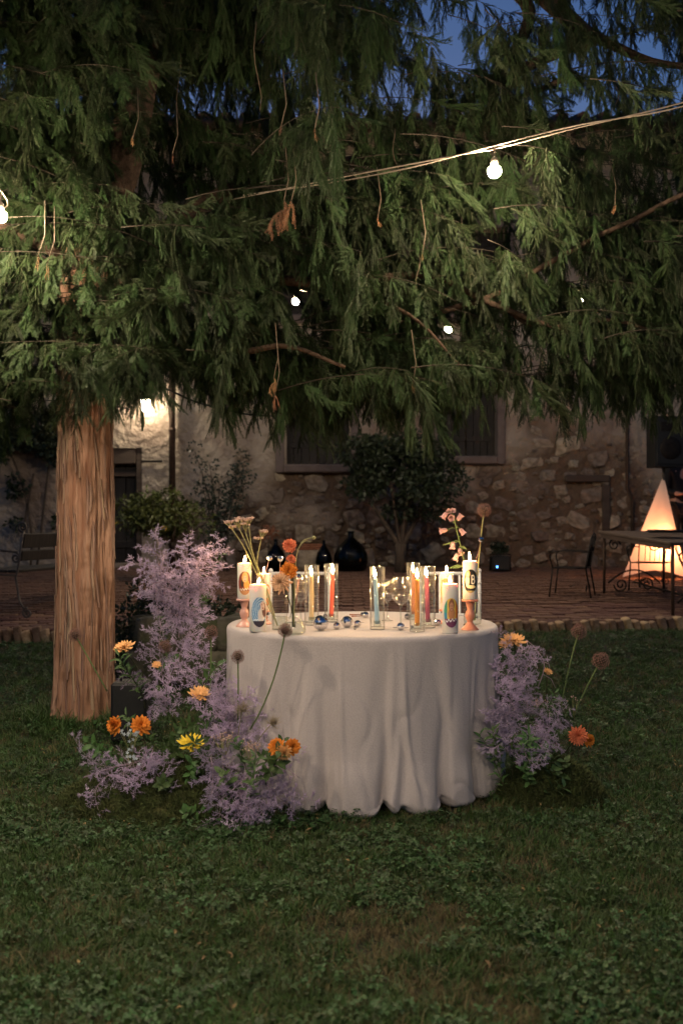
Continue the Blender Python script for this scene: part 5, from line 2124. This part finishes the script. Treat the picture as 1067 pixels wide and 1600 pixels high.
# dahlias and chrysanthemums of the floor arrangements
for lab, bx, by, Ya, hx, hy, Yh, ax, R, kind, mat, sd in (
        ('leftmost orange dahlia facing left, in front of the yew trunk', 215, 1180, 4.35, 177, 1133, 4.25, (-.7, -.5, .15), .042, 'dahlia', 'orange', 11),
        ('orange dahlia second from left with a dark stem crossing it', 232, 1185, 4.35, 222, 1132, 4.24, (.35, -.55, .5), .045, 'dahlia', 'orange', 12),
        ('orange dahlia with deep orange petals against the tablecloth', 420, 1215, 4.1, 458, 1167, 4.06, (.5, -.8, .2), .038, 'dahlia', 'orange', 13),
        ('orange dahlia at the left of the pair against the tablecloth', 400, 1215, 4.1, 431, 1165, 4.02, (-.3, -.8, .5), .036, 'dahlia', 'orange', 14),
        ('peach and blush dahlia below the orange pair on the tablecloth', 410, 1215, 4.1, 444, 1177, 4.0, (.1, -1, -.3), .034, 'fluffy', 'peach', 15),
        ('bright yellow chrysanthemum low in the middle of the left flowers', 300, 1210, 4.3, 300, 1159, 4.2, (.1, -.35, .9), .058, 'flat', 'yellow', 16),
        ('apricot chrysanthemum beside the right edge of the yew trunk', 225, 1060, 4.7, 193, 1010, 4.62, (-.25, -.3, .9), .052, 'flat', 'peach', 17),
        ('apricot chrysanthemum above the lilac cluster middle', 318, 1130, 4.5, 312, 1083, 4.4, (.05, -.5, .85), .050, 'flat', 'peach', 18),
        ('tiny apricot flower low in the lilac column', 250, 1075, 4.68, 245, 1038, 4.66, (0, -.6, .8), .024, 'flat', 'peach', 19),
        ('orange blush dahlia at the far right of the flowers', 870, 1195, 4.75, 903, 1150, 4.66, (-.1, -1, .1), .046, 'fluffy', 'coral', 20),
        ('small orange dahlia behind the blush one at far right', 880, 1190, 4.75, 922, 1157, 4.70, (.7, -.6, 0), .032, 'dahlia', 'orange', 21),
        ('pale yellow chrysanthemum beside the right rim of the table', 815, 1060, 4.9, 802, 999, 4.86, (0, -.35, .95), .060, 'flat', 'peach', 22),
        ('small pale yellow flower under the one at the table rim', 800, 1060, 4.88, 787, 1006, 4.84, (-.2, -.6, .8), .030, 'flat', 'peach', 23),
        ('tiny peach flower at the top of the right lilac cluster', 852, 1100, 4.82, 856, 1049, 4.8, (.3, -.5, .8), .024, 'flat', 'peach', 24)):
    bloom('chrysanthemum' if 'chrys' in lab else ('dahlia' if 'dahlia' in lab else 'small_flower'), lab, 'flower', P(bx, by, Ya), P(hx, hy, Yh), ax, R, kind, mat, sd, 'darkstem', .0028, (0, 0, .01))


# seed heads, small blue and pink flowers
def seed_head(label, a, b, R):
    a, b = Vector(a), Vector(b)
    f = thing('seed_head', label, 'flower', a)
    part('stem', MB().tube([p - a for p in curve_stem(a, b, (0, 0, .01))], .0018, 5), 'palestem', f)
    r = random.Random(int(a.x * 777))
    mb = MB()
    d = (b - a).normalized()
    for k in range(90):
        v = (d + Vector([r.gauss(0, .55) for _ in range(3)])).normalized()
        e = b + v * R * r.uniform(1.2, 2.0)
        m = b + v * R * .9 + Vector([r.uniform(-1, 1) * R * .35 for _ in range(3)])
        mb.tube([b - a, m - a, e - a], [.0009, .0007, .0003], 3, 0, False)
    part('tuft', mb, 'puff', f)


seed_head('straw coloured feathery seed head against the tablecloth', P(402, 1160, 4.08), P(424, 1132, 4.03), .026)
seed_head('pale blurred seed head left of the bowed allium stem', P(372, 1150, 4.25), P(378, 1112, 4.2), .028)
for lab, x, y, Y, n, m in (('tiny pale blue flowers below the orange dahlias', 206, 1147, 4.24, 22, 'bluepetal'), ('tiny pale blue flowers low at the left moss edge', 208, 1181, 4.26, 12, 'bluepetal'),
                           ('sprig of tiny pale blue flowers lying on the right grass', 889, 1249, 4.52, 18, 'bluepetal'),
                           ('dusty pink yarrow tuft beside the yellow chrysanthemum', 350, 1152, 4.2, 60, 'pinkdust'), ('dusty pink yarrow tuft below the bowed allium', 392, 1165, 4.15, 50, 'pinkdust'),
                           ('dusty pink tuft inside the right lilac cluster', 838, 1098, 4.66, 50, 'pinkdust'), ('few pink florets beside the right allium stem', 898, 1092, 4.75, 8, 'pinkdust')):
    c = P(x, y, Y)
    f = thing('floret_cluster', lab, 'flower', c - Vector((0, 0, .08)))
    r = random.Random(int(x))
    mb, st = MB(), MB()
    for k in range(n):
        d = Vector((r.gauss(0, 1) * .022, r.gauss(0, 1) * .016, r.gauss(0, 1) * (.020 if m == 'bluepetal' else .009)))
        if m == 'bluepetal':
            mt = Matrix.Translation(d + Vector((0, 0, .08))) @ frame_to((r.uniform(-.6, .6), -1, r.uniform(-.2, .8)))
            for q in range(5):
                a = q * 2 * PI / 5
                mb.add([(0, 0, 0), (.005 * math.cos(a - .5), .005 * math.sin(a - .5), .001), (.0085 * math.cos(a), .0085 * math.sin(a), .002), (.005 * math.cos(a + .5), .005 * math.sin(a + .5), .001)], [(0, 1, 2, 3)], 0, mt)
        else:
            s = r.uniform(.003, .005)
            mb.lathe([(s * .3, -s), (s, 0), (s * .4, s * .7)], 6, 0, Matrix.Translation(d + Vector((0, 0, .08))))
        if k % 3 == 0:
            st.tube([(0, .02, -.02 if y < 1240 else .06), d + Vector((0, 0, .077))], .0009, 3)
    part('florets', mb, m, f)
    part('stalks', st, 'palestem', f)


# leafy filler stems
def leafy_mesh(seed, L, n, size, aspect):
    r = random.Random(seed)
    st, lf = MB(), MB()
    pts = [Vector((.05 * (i / 6) ** 2, .01 * math.sin(i), L * i / 6)) for i in range(7)]
    lf.tube(pts, [.0026 - .0003 * i for i in range(7)], 5, 1)
    for k in range(n):
        t = .2 + .8 * k / n
        f = t * 6
        i = min(int(f), 5)
        p = pts[i].lerp(pts[i + 1], f - i)
        a = k * 2.4 + r.uniform(-.3, .3)
        d = Vector((math.cos(a), math.sin(a), r.uniform(.2, .9))).normalized()
        s = size * r.uniform(.7, 1.2)
        sd = d.cross(Vector((0, 0, 1))).normalized()
        up = sd.cross(d)
        lf.add([p, p + d * s * .35 + sd * s * aspect * .5 + up * s * .05, p + d * s * .7 + sd * s * aspect * .4, p + d * s - up * s * .12, p + d * s * .7 - sd * s * aspect * .4, p + d * s * .35 - sd * s * aspect * .5 + up * s * .05, p + d * s * .55],
               [(0, 1, 6), (1, 2, 6), (2, 3, 6), (3, 4, 6), (4, 5, 6), (5, 0, 6)])
    me = lf.mesh('leafy_stem', False)
    me.materials.append(M['leaf'])
    me.materials.append(M['darkstem'])
    return me


LS = [leafy_mesh(1, .26, 26, .05, .42), leafy_mesh(2, .22, 22, .042, .55), leafy_mesh(3, .30, 34, .045, .25), leafy_mesh(4, .18, 18, .05, .5)]
r_ = random.Random(99)
left_green = [(258, 1080, 4.7), (300, 1075, 4.65), (225, 1075, 4.7), (255, 1150, 4.45), (290, 1200, 4.28), (325, 1205, 4.22), (275, 1195, 4.3), 
              (400, 1160, 4.12), (385, 1175, 4.15), (415, 1190, 4.08), (330, 1240, 4.1), (235, 1160, 4.4), (205, 1170, 4.4), (240, 1025, 4.85), (270, 1120, 4.52), (375, 1230, 4.1), (318, 1140, 4.4),
              (395, 1240, 4.08), (265, 1000, 4.98), (290, 900, 5.0), (300, 940, 5.0), (250, 1180, 4.35), (300, 1230, 4.2)]
right_green = [(810, 1150, 4.72), (830, 1170, 4.70), (850, 1160, 4.72), (870, 1190, 4.7), (845, 1215, 4.62), (815, 1210, 4.64), (880, 1210, 4.65), (800, 1190, 4.62), (835, 1120, 4.8), (865, 1140, 4.78), (800, 1060, 4.88), (825, 1235, 4.58), (865, 1230, 4.6)]
right_green = [(x, y, Y - .2) for x, y, Y in right_green] + [(795, 1215, 4.4), (830, 1222, 4.4), (858, 1212, 4.42), (790, 1175, 4.42), (815, 1180, 4.42), (845, 1185, 4.44)]
for lst, lab, grp in ((left_green, 'leafy green filler stem among the left lilac flowers', 'green filler stems at the left'), (right_green, 'leafy green filler stem among the right lilac flowers', 'green filler stems at the right')):
    for x, y, Y in lst:
        p = P(x, y, Y)
        f = thing('leafy_stem', lab, 'foliage', p - Vector((0, -.03, .10)), group=grp)
        ax = Vector((r_.uniform(-.6, .6), r_.uniform(-.8, .1), r_.uniform(.3, 1)))
        link_mesh('leaves', r_.choice(LS), None, f, None, frame_to(ax, r_.uniform(0, 6)).to_euler(), r_.uniform(.85, 1.25))

# ================================================================== THINGS ON THE TERRACE AND BEHIND THE TABLE
def on_patio(x, Y, dy=0.):
    v = P(x, 900, Y)
    v.z = patio_z(Y) + dy
    return v


# stone planter behind the left flowers
def rough_block(mb, c, d, seed, sub=3):
    bm = bmesh.new()
    bmesh.ops.create_cube(bm, size=1)
    bmesh.ops.subdivide_edges(bm, edges=bm.edges[:], cuts=sub, use_grid_fill=True)
    for v in bm.verts:
        p = v.co.copy()
        l = max(abs(p.x), abs(p.y), abs(p.z))
        rd = p.normalized() * .62
        q = p.lerp(rd, .22)
        q *= 1 + .12 * noise.noise(p * 2.6 + Vector((seed * 3.1, 0, 0)))
        v.co = Vector((q.x * d[0], q.y * d[1], q.z * d[2])) + Vector(c)
    bm.verts.index_update()
    mb.add([v.co.copy() for v in bm.verts], [tuple(v.index for v in f.verts) for f in bm.faces])
    bm.free()


pb = Vector((-1.08, 7.2, lawn_z(0, 7.2)))
pl = thing('stone_planter', 'mossy rough stone planter behind the left end of the table', 'planter', pb)
r_ = random.Random(6)
for j, (n, z) in enumerate(((3, .12), (3, .34))):
    for i in range(n):
        w = .86 / n
        mb = MB()
        rough_block(mb, (0, 0, 0), (w * 1.02, .26, .24), i * 3 + j * 11)
        part('stone', mb, 'trough', pl, loc=(-.42 + w * (i + .5) + (.06 if j else 0), -.16, z))
        if i in (0, n - 1):
            mb = MB()
            rough_block(mb, (0, 0, 0), (.24, .42, .24), i * 7 + j)
            part('stone', mb, 'trough', pl, loc=(-.33 if i == 0 else .36, .12, z))
part('soil', MB().box((0, .1, .36), (.60, .36, .06)), 'soil', pl, False)
hb = thing('planter_shrub', 'low dark green shrub growing in the stone planter', 'shrub', pb + Vector((0, .05, .36)))
part('foliage', leaf_cloud(lumpy((-.05, .05, .12), (.50, .18, .17), 16, .14, 44), 2600, .045, 45), 'darkleaf', hb)
hb = thing('edge_shrub', 'dark spilling shrub between the yew trunk and the stone planter', 'shrub', Vector((-1.52, 7.15, lawn_z(0, 7.15))))
part('foliage', leaf_cloud(lumpy((.05, 0, .20), (.24, .18, .22), 12, .12, 46), 1700, .04, 47), 'darkleaf', hb)

# black box beside the yew trunk
bb = P(206, 1085, 5.6)
bb.z = lawn_z(0, 5.6)
bx = thing('black_box', 'black box light on the grass right of the yew trunk', 'box', bb)
part('housing', MB().box((0, 0, .17), (.20, .18, .33), bev=.015), 'black', bx, False)
part('handle', MB().tube([(-.06, 0, .335), (-.055, 0, .36), (.055, 0, .36), (.06, 0, .335)], .008, 8), 'black', bx)


# demijohns and bottles
def demijohn(label, x, Y, h, r, nm='demijohn', grp='old green bottles by the wall'):
    o = thing(nm, label, 'bottle', on_patio(x, Y), group=grp)
    prof = [(.0, 0), (r * .7, 0), (r * .92, h * .06), (r, h * .24), (r * .97, h * .42), (r * .78, h * .60), (r * .45, h * .74), (r * .20, h * .84), (r * .17, h * .97)]
    part('body', MB().lathe(prof, 32, cap=(False, False)), 'demijohn', o)
    part('lip', MB().lathe([(r * .17, h * .955), (r * .23, h * .965), (r * .23, h * .99), (r * .16, h)], 20, cap=(False, False)), 'demijohn', o)


demijohn('big round dark green demijohn against the stone wall behind the table', 548, 14.9, .60, .255)
demijohn('slender dark bottle left of the big demijohn', 506, 15.0, .46, .125, 'bottle')
demijohn('dark bottle behind the candles at the left of the wall foot', 431, 14.8, .48, .15, 'bottle')
tb = thing('tile_stack', 'small stack of terracotta tiles on stones between the two dark bottles', 'tiles', on_patio(486, 15.3, .30))
for k in range(3):
    part('tile', MB().box((.01 * k, 0, .018 + .032 * k), (.36 - .03 * k, .2, .026), rot=(0, 0, .05 * k), bev=.006), 'terracotta', tb, False)
ts = thing('stone_plinth', 'rough pale stone plinth under the terracotta tiles', 'stone', on_patio(486, 15.3))
mb = MB()
rough_block(mb, (0, 0, 0), (.42, .26, .31), 5)
part('block', mb, 'stone', ts, loc=(0, 0, .15))
tp = thing('terracotta_plant', 'small rusty leaved plant by the wall left of the dahlias', 'plant', on_patio(419, 15.2))
part('foliage', leaf_cloud(lumpy((0, 0, .55), (.12, .1, .12), 5, .08, 3), 120, .06, 4), 'terracotta', tp)
part('stem', MB().tube([(0, 0, 0), (.01, 0, .5)], .012, 6), 'barkdark', tp)

# black uplight with a blue lamp
ul = thing('floor_light', 'black floor light with a tiny blue lamp at the wall foot', 'light', on_patio(781, 14.7))
part('housing', MB().box((0, 0, .13), (.27, .22, .22), bev=.02), 'black', ul, False)
part('yoke', MB().tube([(-.15, 0, .02), (-.15, 0, .26), (.15, 0, .26), (.15, 0, .02)], .012, 6), 'iron', ul)
le = part('indicator', MB().lathe([(.014, 0), (.010, .006)], 12, 0, Matrix.Translation((-.06, -.112, .08)) @ Matrix.Rotation(PI / 2, 4, 'X')), None, ul)
le.data.materials.append(emat('blue_indicator', (.08, .30, 1.0), 6.0))
pk = thing('potted_plant', 'small dark potted plant standing on the floor light by the wall', 'plant', on_patio(781, 15.1))
part('pot', MB().lathe([(.09, 0), (.13, .2), (.135, .22), (.12, .22)], 18), 'black', pk)
part('foliage', leaf_cloud(lumpy((0, 0, .36), (.13, .1, .12), 6, .07, 9), 260, .06, 6), 'darkleaf', pk)


# ------------------------------------------------------------------ bench at the left
def build_bench():
    a, b = Vector((-3.06, 9.42)), Vector((-2.72, 11.15))
    u = (b - a).normalized()
    ang = math.atan2(u.y, u.x)
    L = (b - a).length
    o = thing('garden_bench', 'wooden garden bench with scrolled iron ends behind the yew trunk', 'bench', (a.x, a.y, patio_z(9.6)), ang)
    # local: +x along the bench, +y to the left of it = the sitting side
    for k, x in enumerate((0, L)):
        dz = patio_z(9.42 + k * 1.73) - patio_z(9.6)
        nm = 'iron_end'
        e = MB()
        def tb(pts, r=.011):
            e.tube(pts, r, 7)
        tb([(x, -.06, .84), (x, .0, .46), (x, .02, .40), (x, -.02, .18), (x, -.10, .05)])          # rear upright
        tb(spiral((x, -.055, .88), .052, 1.5, -PI / 2, 1, (1, 2)))
        tb(spiral((x, -.10, .065), .052, 1.5, PI / 2, -1, (1, 2)))
        tb([(x, .02, .42), (x, .5, .44)])
        tb([(x, .5, .44), (x, .44, .25), (x, .36, .10), (x, .42, .05)])
        tb(spiral((x, .30, .08), .06, 1.5, 0, 1, (1, 2)))
        tb([(x, .0, .64), (x, .25, .665), (x, .5, .64)], .012)
        tb(spiral((x, .02, .585), .052, 1.5, PI / 2, 1, (1, 2)))
        tb(spiral((x, .5, .585), .052, 1.5, PI / 2, -1, (1, 2)))
        tb([(x, .48, .53), (x, .46, .44)])
        part(nm, e, 'greyiron', o, loc=(0, 0, dz))
    sl = (patio_z(11.15) - patio_z(9.42)) / L
    for k in range(5):
        part('seat_slat', MB().box((L / 2, .06 + .092 * k, .45), (L, .082, .028), bev=.006), 'darkwood', o, False)
    for k, (z, h) in enumerate(((.60, .10), (.74, .14))):
        part('back_slat', MB().box((L / 2, -.035 - .02 * k, z), (L, .026, h), rot=(.16, 0, 0), bev=.006), 'darkwood', o, False)


build_bench()


# ------------------------------------------------------------------ iron table and chairs at the right
def build_iron_table():
    o = thing('iron_table', 'long dark wrought iron table with scrolled ends at the right of the terrace', 'table', (3.955, 9.84, patio_z(9.75)), math.radians(97))
    # local +x runs away from the camera, +y to the left
    L, W, Ht = 1.75, .72, .76
    tilt = -math.atan2(patio_z(11.5) - patio_z(9.75), L)
    top = MB().box((L / 2, W / 2, Ht - .01), (L + .1, W + .1, .035), rot=(0, tilt, 0), bev=.008)
    for s in (-1, 1):
        top.box((L / 2, W / 2 + s * (W / 2 + .03), Ht - .045), (L, .02, .05), rot=(0, tilt, 0))
    part('top', top, 'wood', o, False)
    for x in (0, L):
        dz = patio_z(9.75 + x) - patio_z(9.75)
        for y in (0, W):
            part('leg', MB().tube([(x, y, dz), (x, y, Ht - .06 + dz * .9)], .017, 8), 'rustiron', o)
        for y in (.2, W - .2):
            part('scroll', MB().tube(spiral((x, y, dz + .10), .085, 1.6, 0, 1 if y < .3 else -1, (1, 2)), .009, 6), 'iron', o)
        part('end_arch', MB().tube(bez((x, .05, dz + .12), (x, W / 2, dz + .42), (x, W - .05, dz + .12), 10), .010, 6), 'iron', o)
        for y in (.12, W - .12):
            part('scroll', MB().tube(spiral((x, y, dz + .56), .075, 1.6, PI, 1 if y < .3 else -1, (1, 2)), .008, 6), 'iron', o)
    part('stretcher', MB().tube([(0, W / 2, .13), (L, W / 2, .13 - math.tan(tilt) * L)], .012, 6), 'iron', o)
    tr_ = thing('black_tray', 'flat black tray lying on the wrought iron table', 'tray', (3.36, 10.35, patio_z(9.75) + Ht + .045), 0)
    part('rim', MB().lathe([(.15, 0), (.17, .006), (.18, .032), (.172, .032), (.16, .010), (.001, .008)], 24), 'black', tr_)


build_iron_table()


def iron_chair(label, loc, rz):
    o = thing('iron_chair', label, 'chair', loc, rz, 'wrought iron garden chairs')
    o.scale = (.95, .95, .74)
    for sx in (-1, 1):
        part('front_leg', MB().tube([(sx * .21, .42, .0), (sx * .20, .38, .44)], .009, 6), 'iron', o)
        part('rear_leg', MB().tube([(sx * .20, -.06, .0), (sx * .20, .0, .44), (sx * .20, -.06, .88)], .009, 6), 'iron', o)
        part('arm', MB().tube(catmull([(sx * .20, -.03, .68), (sx * .25, .2, .70), (sx * .24, .40, .66), (sx * .20, .38, .44)], 4), .009, 6), 'iron', o)
        part('scroll', MB().tube(spiral((sx * .10, -.045, .74), .065, 1.5, PI / 2, sx, (0, 2)), .006, 6), 'iron', o)
        part('foot_scroll', MB().tube(spiral((sx * .12, .0, .14), .06, 1.5, -PI / 2, sx, (0, 2)), .006, 6), 'iron', o)
    part('seat_ring', MB().tube([(-.2, 0, .44), (.2, 0, .44), (.2, .39, .44), (-.2, .39, .44), (-.2, 0, .44)], .009, 6), 'iron', o)
    for k in range(7):
        part('seat_strap', MB().box((-.165 + .055 * k, .195, .446), (.034, .38, .006)), 'iron', o, False)
    part('back_hoop', MB().tube(catmull([(-.20, -.058, .86), (-.13, -.07, .93), (0, -.075, .96), (.13, -.07, .93), (.20, -.058, .86)], 4), .009, 6), 'iron', o)
    for k in range(5):
        x = -.12 + .06 * k
        part('back_rod', MB().tube([(x, .0, .46), (x, -.07, .92)], .005, 6), 'iron', o)
    part('stretcher', MB().tube([(-.2, .18, .16), (.2, .18, .16)], .006, 6), 'iron', o)


iron_chair('dark iron garden chair left of the wrought iron table', on_patio(918, 11.2), 1.2)
iron_chair('dark iron garden chair in front of the glowing cloth cone', on_patio(1022, 11.9), 2.6)


# ------------------------------------------------------------------ speaker on a stand under a glowing cloth cone
sp = on_patio(1036, 13.2)
st = thing('speaker_stand', 'tripod speaker stand under a glowing orange lit cloth cone', 'speaker stand', sp)
apex = P(1036, 742, 13.2) - sp
part('pole', MB().tube([(0, 0, .05), (0, 0, apex.z + .16)], .019, 10), 'greyiron', st)
for k in range(3):
    a = -PI / 2 + .35 + k * 2 * PI / 3
    part('leg', MB().tube([(0, 0, .75), (.50 * math.cos(a), .50 * math.sin(a), .02)], .013, 8), 'black', st)


def build_scrim():
    corners = []
    for px, dy in ((972, -.20), (1072, -.34), (1040, .5)):
        q = P(px, 902, 13.2 + dy) - sp
        corners.append(Vector((q.x, dy, .03)))
    mb = MB()
    n, m = 20, 22
    top = Vector((0, 0, apex.z))
    for k in range(3):
        a, b = corners[k], corners[(k + 1) % 3]
        vs = []
        for j in range(m + 1):
            t = j / m
            for i in range(n + 1):
                u = i / n
                c = a.lerp(b, u)
                c = c + Vector((0, 0, .09 * math.sin(PI * u)))        # hem lifts between the corners
                p = top.lerp(c, .02 + .98 * t)
                ctr = Vector((0, 0, p.z))
                pull = .14 * math.sin(PI * u) * t + .02 * math.sin(u * 17 + k) * t * (1 - t)
                p = p.lerp(ctr, pull)
                vs.append(p)
        mb.add(vs, [(j * (n + 1) + i, j * (n + 1) + i + 1, (j + 1) * (n + 1) + i + 1, (j + 1) * (n + 1) + i) for j in range(m) for i in range(n)])
    part('cloth_cone', mb, 'scrim', st)


build_scrim()
part('lamp_body', MB().box((.05, -.05, .06), (.16, .14, .12), bev=.012), 'black', st, False)
ld = bpy.data.lights.new('uplight', 'POINT')
ld.energy = 30
ld.color = (1.0, .33, .12)
ld.shadow_soft_size = .06
lo = bpy.data.objects.new('uplight', ld)
C.objects.link(lo)
lo.parent = st
lo.location = (.0, -.10, .42)

sk = thing('loudspeaker', 'black loudspeaker on the stand above the glowing cloth cone', 'loudspeaker', sp + Vector((0, 0, apex.z + .10)), .15)
bxm = MB()
bxm.add([(-.21, -.19, 0), (.21, -.19, 0), (.15, .19, 0), (-.15, .19, 0), (-.21, -.19, .66), (.21, -.19, .66), (.15, .19, .66), (-.15, .19, .66)],
        [(3, 2, 1, 0), (4, 5, 6, 7), (0, 1, 5, 4), (1, 2, 6, 5), (2, 3, 7, 6), (3, 0, 4, 7)])
part('cabinet', bxm, 'black', sk, False)
part('grille', MB().box((0, -.197, .33), (.38, .012, .60), bev=.005), 'black', sk, False)
part('horn', MB().box((0, -.206, .52), (.28, .008, .12), bev=.003), 'iron', sk, False)
part('woofer', MB().lathe([(.15, 0), (.14, .006), (.05, .004)], 24, 0, Matrix.Translation((0, -.203, .24)) @ Matrix.Rotation(PI / 2, 4, 'X')), 'iron', sk)


# ------------------------------------------------------------------ person in black at the right edge
def skin_mesh(name, verts, edges, radii, mat, parent, sub=2, root=0):
    me = bpy.data.meshes.new(name)
    me.from_pydata([tuple(v) for v in verts], edges, [])
    o = bpy.data.objects.new(name, me)
    C.objects.link(o)
    o.parent = parent
    md = o.modifiers.new('skin', 'SKIN')
    md.use_smooth_shade = True
    for i, rr in enumerate(radii):
        d = me.skin_vertices[0].data[i]
        d.radius = (rr, rr) if not hasattr(rr, '__len__') else rr
        d.use_root = (i == root)
    ss = o.modifiers.new('sub', 'SUBSURF')
    ss.levels = ss.render_levels = sub
    me.materials.append(M[mat])
    return o


def build_person():
    loc = on_patio(1062, 13.9)
    o = thing('person', 'person in black clothes working behind the glowing cloth cone, hand lifted', 'person', loc, .25)
    # x left-right (figure faces -y), z up, metres
    J = dict(pel=(0, 0, .98), bel=(0, -.01, 1.12), che=(0, 0, 1.34), nk=(0, 0, 1.52), hd0=(0, -.02, 1.60), hd=(0, -.03, 1.72), hdt=(0, -.02, 1.82),
             sl=(-.19, 0, 1.47), el=(-.25, -.02, 1.17), wl=(-.16, -.22, 1.12), pl_=(-.13, -.29, 1.13),
             sr=(.19, 0, 1.47), er=(.25, -.02, 1.17), wr=(.14, -.23, 1.14), pr=(.11, -.30, 1.16),
             hl=(-.10, 0, .93), kl=(-.11, -.02, .50), al=(-.11, .02, .09), tl=(-.12, -.14, .035),
             hr=(.10, 0, .93), kr=(.11, -.02, .50), ar=(.11, .02, .09), tr=(.12, -.14, .035))
    names = list(J)
    R = dict(pel=(.15, .11), bel=(.135, .10), che=(.165, .115), nk=.055, hd0=.058, hd=(.078, .098), hdt=(.06, .075), sl=.065, el=.046, wl=.032, pl_=(.038, .018),
             sr=.065, er=.046, wr=.032, pr=(.038, .018), hl=.088, kl=.058, al=.042, tl=.035, hr=.088, kr=.058, ar=.042, tr=.035)
    E = [('pel', 'bel'), ('bel', 'che'), ('che', 'nk'), ('nk', 'hd0'), ('hd0', 'hd'), ('hd', 'hdt'), ('che', 'sl'), ('sl', 'el'), ('el', 'wl'), ('wl', 'pl_'),
         ('che', 'sr'), ('sr', 'er'), ('er', 'wr'), ('wr', 'pr'), ('pel', 'hl'), ('hl', 'kl'), ('kl', 'al'), ('al', 'tl'), ('pel', 'hr'), ('hr', 'kr'), ('kr', 'ar'), ('ar', 'tr')]
    verts = [Vector(J[n]) for n in names]
    rad = [R[n] for n in names]
    edges = [(names.index(a), names.index(b)) for a, b in E]
    for hand, sg in (('pl_', 1), ('pr', -1)):
        b = Vector(J[hand])
        w = Vector(J['wl' if sg > 0 else 'wr'])
        d = (b - w).normalized()
        sd = d.cross(Vector((0, 0, 1))).normalized()
        for k in range(4):
            p0 = b + sd * (.026 - .0175 * k) + d * .012
            l = (.072, .080, .075, .058)[k]
            i0 = len(verts)
            verts += [p0, p0 + d * l * .5 + Vector((0, 0, -.006)), p0 + d * l * .9 + Vector((0, 0, -.028))]
            rad += [.0095, .0085, .007]
            edges += [(names.index(hand), i0), (i0, i0 + 1), (i0 + 1, i0 + 2)]
        p0 = b + sd * .03 * sg - d * .03
        i0 = len(verts)
        verts += [p0 + sd * .012 * sg, p0 + sd * .028 * sg + d * .03]
        rad += [.011, .009]
        edges += [(names.index('wl' if sg > 0 else 'wr'), i0), (i0, i0 + 1)]
    skin_mesh('body', verts, edges, rad, 'skin', o)
    # clothes: a slightly fuller figure that ends at neck, wrists and ankles
    cn = ['pel', 'bel', 'che', 'nk2', 'sl', 'el', 'wl2', 'sr', 'er', 'wr2']
    J['nk2'] = (0, 0, 1.485)
    J['wl2'] = tuple(Vector(J['el']).lerp(Vector(J['wl']), .88))
    J['wr2'] = tuple(Vector(J['er']).lerp(Vector(J['wr']), .88))
    cr = [(.172, .13), (.158, .12), (.185, .132), .072, .080, .060, .046, .080, .060, .046]
    ce = [(0, 1), (1, 2), (2, 3), (2, 4), (4, 5), (5, 6), (2, 7), (7, 8), (8, 9)]
    skin_mesh('shirt', [J[n] for n in cn], ce, cr, 'blackcloth', o)
    tn = ['pel', 'hl', 'kl', 'al', 'hr', 'kr', 'ar']
    skin_mesh('trousers', [J[n] for n in tn], [(0, 1), (1, 2), (2, 3), (0, 4), (4, 5), (5, 6)], [(.17, .128), .105, .075, .062, .105, .075, .062], 'blackcloth', o)
    hm = MB()
    hm.lathe([(.084 * math.cos(a), .10 * math.sin(a)) for a in [(.02 + .47 * i / 6) * PI for i in range(7)]], 18, 0, Matrix.Translation((0, .005, 1.755)) @ Matrix.Diagonal((1.02, 1.22, 1, 1)))
    part('hair', hm, 'hair', o)
    fc = MB()
    fc.add([(-.012, -.125, 1.69), (.012, -.125, 1.69), (0, -.148, 1.695), (0, -.122, 1.735)], [(0, 1, 2), (0, 2, 3), (1, 3, 2)])
    part('nose', fc, 'skin', o)
    for s in (-1, 1):
        part('eye', MB().lathe([(.001, -.010), (.009, -.005), (.011, 0), (.009, .005), (.001, .010)], 10, 0, Matrix.Translation((s * .032, -.112, 1.735))), 'wick', o)
        part('ear', MB().lathe([(.004, -.028), (.016, -.01), (.018, .012), (.004, .028)], 8, 0, Matrix.Translation((s * .082, -.02, 1.715)) @ Matrix.Diagonal((.5, 1, 1, 1))), 'skin', o)
    part('mouth', MB().box((0, -.118, 1.665), (.045, .012, .010), bev=.003), 'terracotta', o)


build_person()
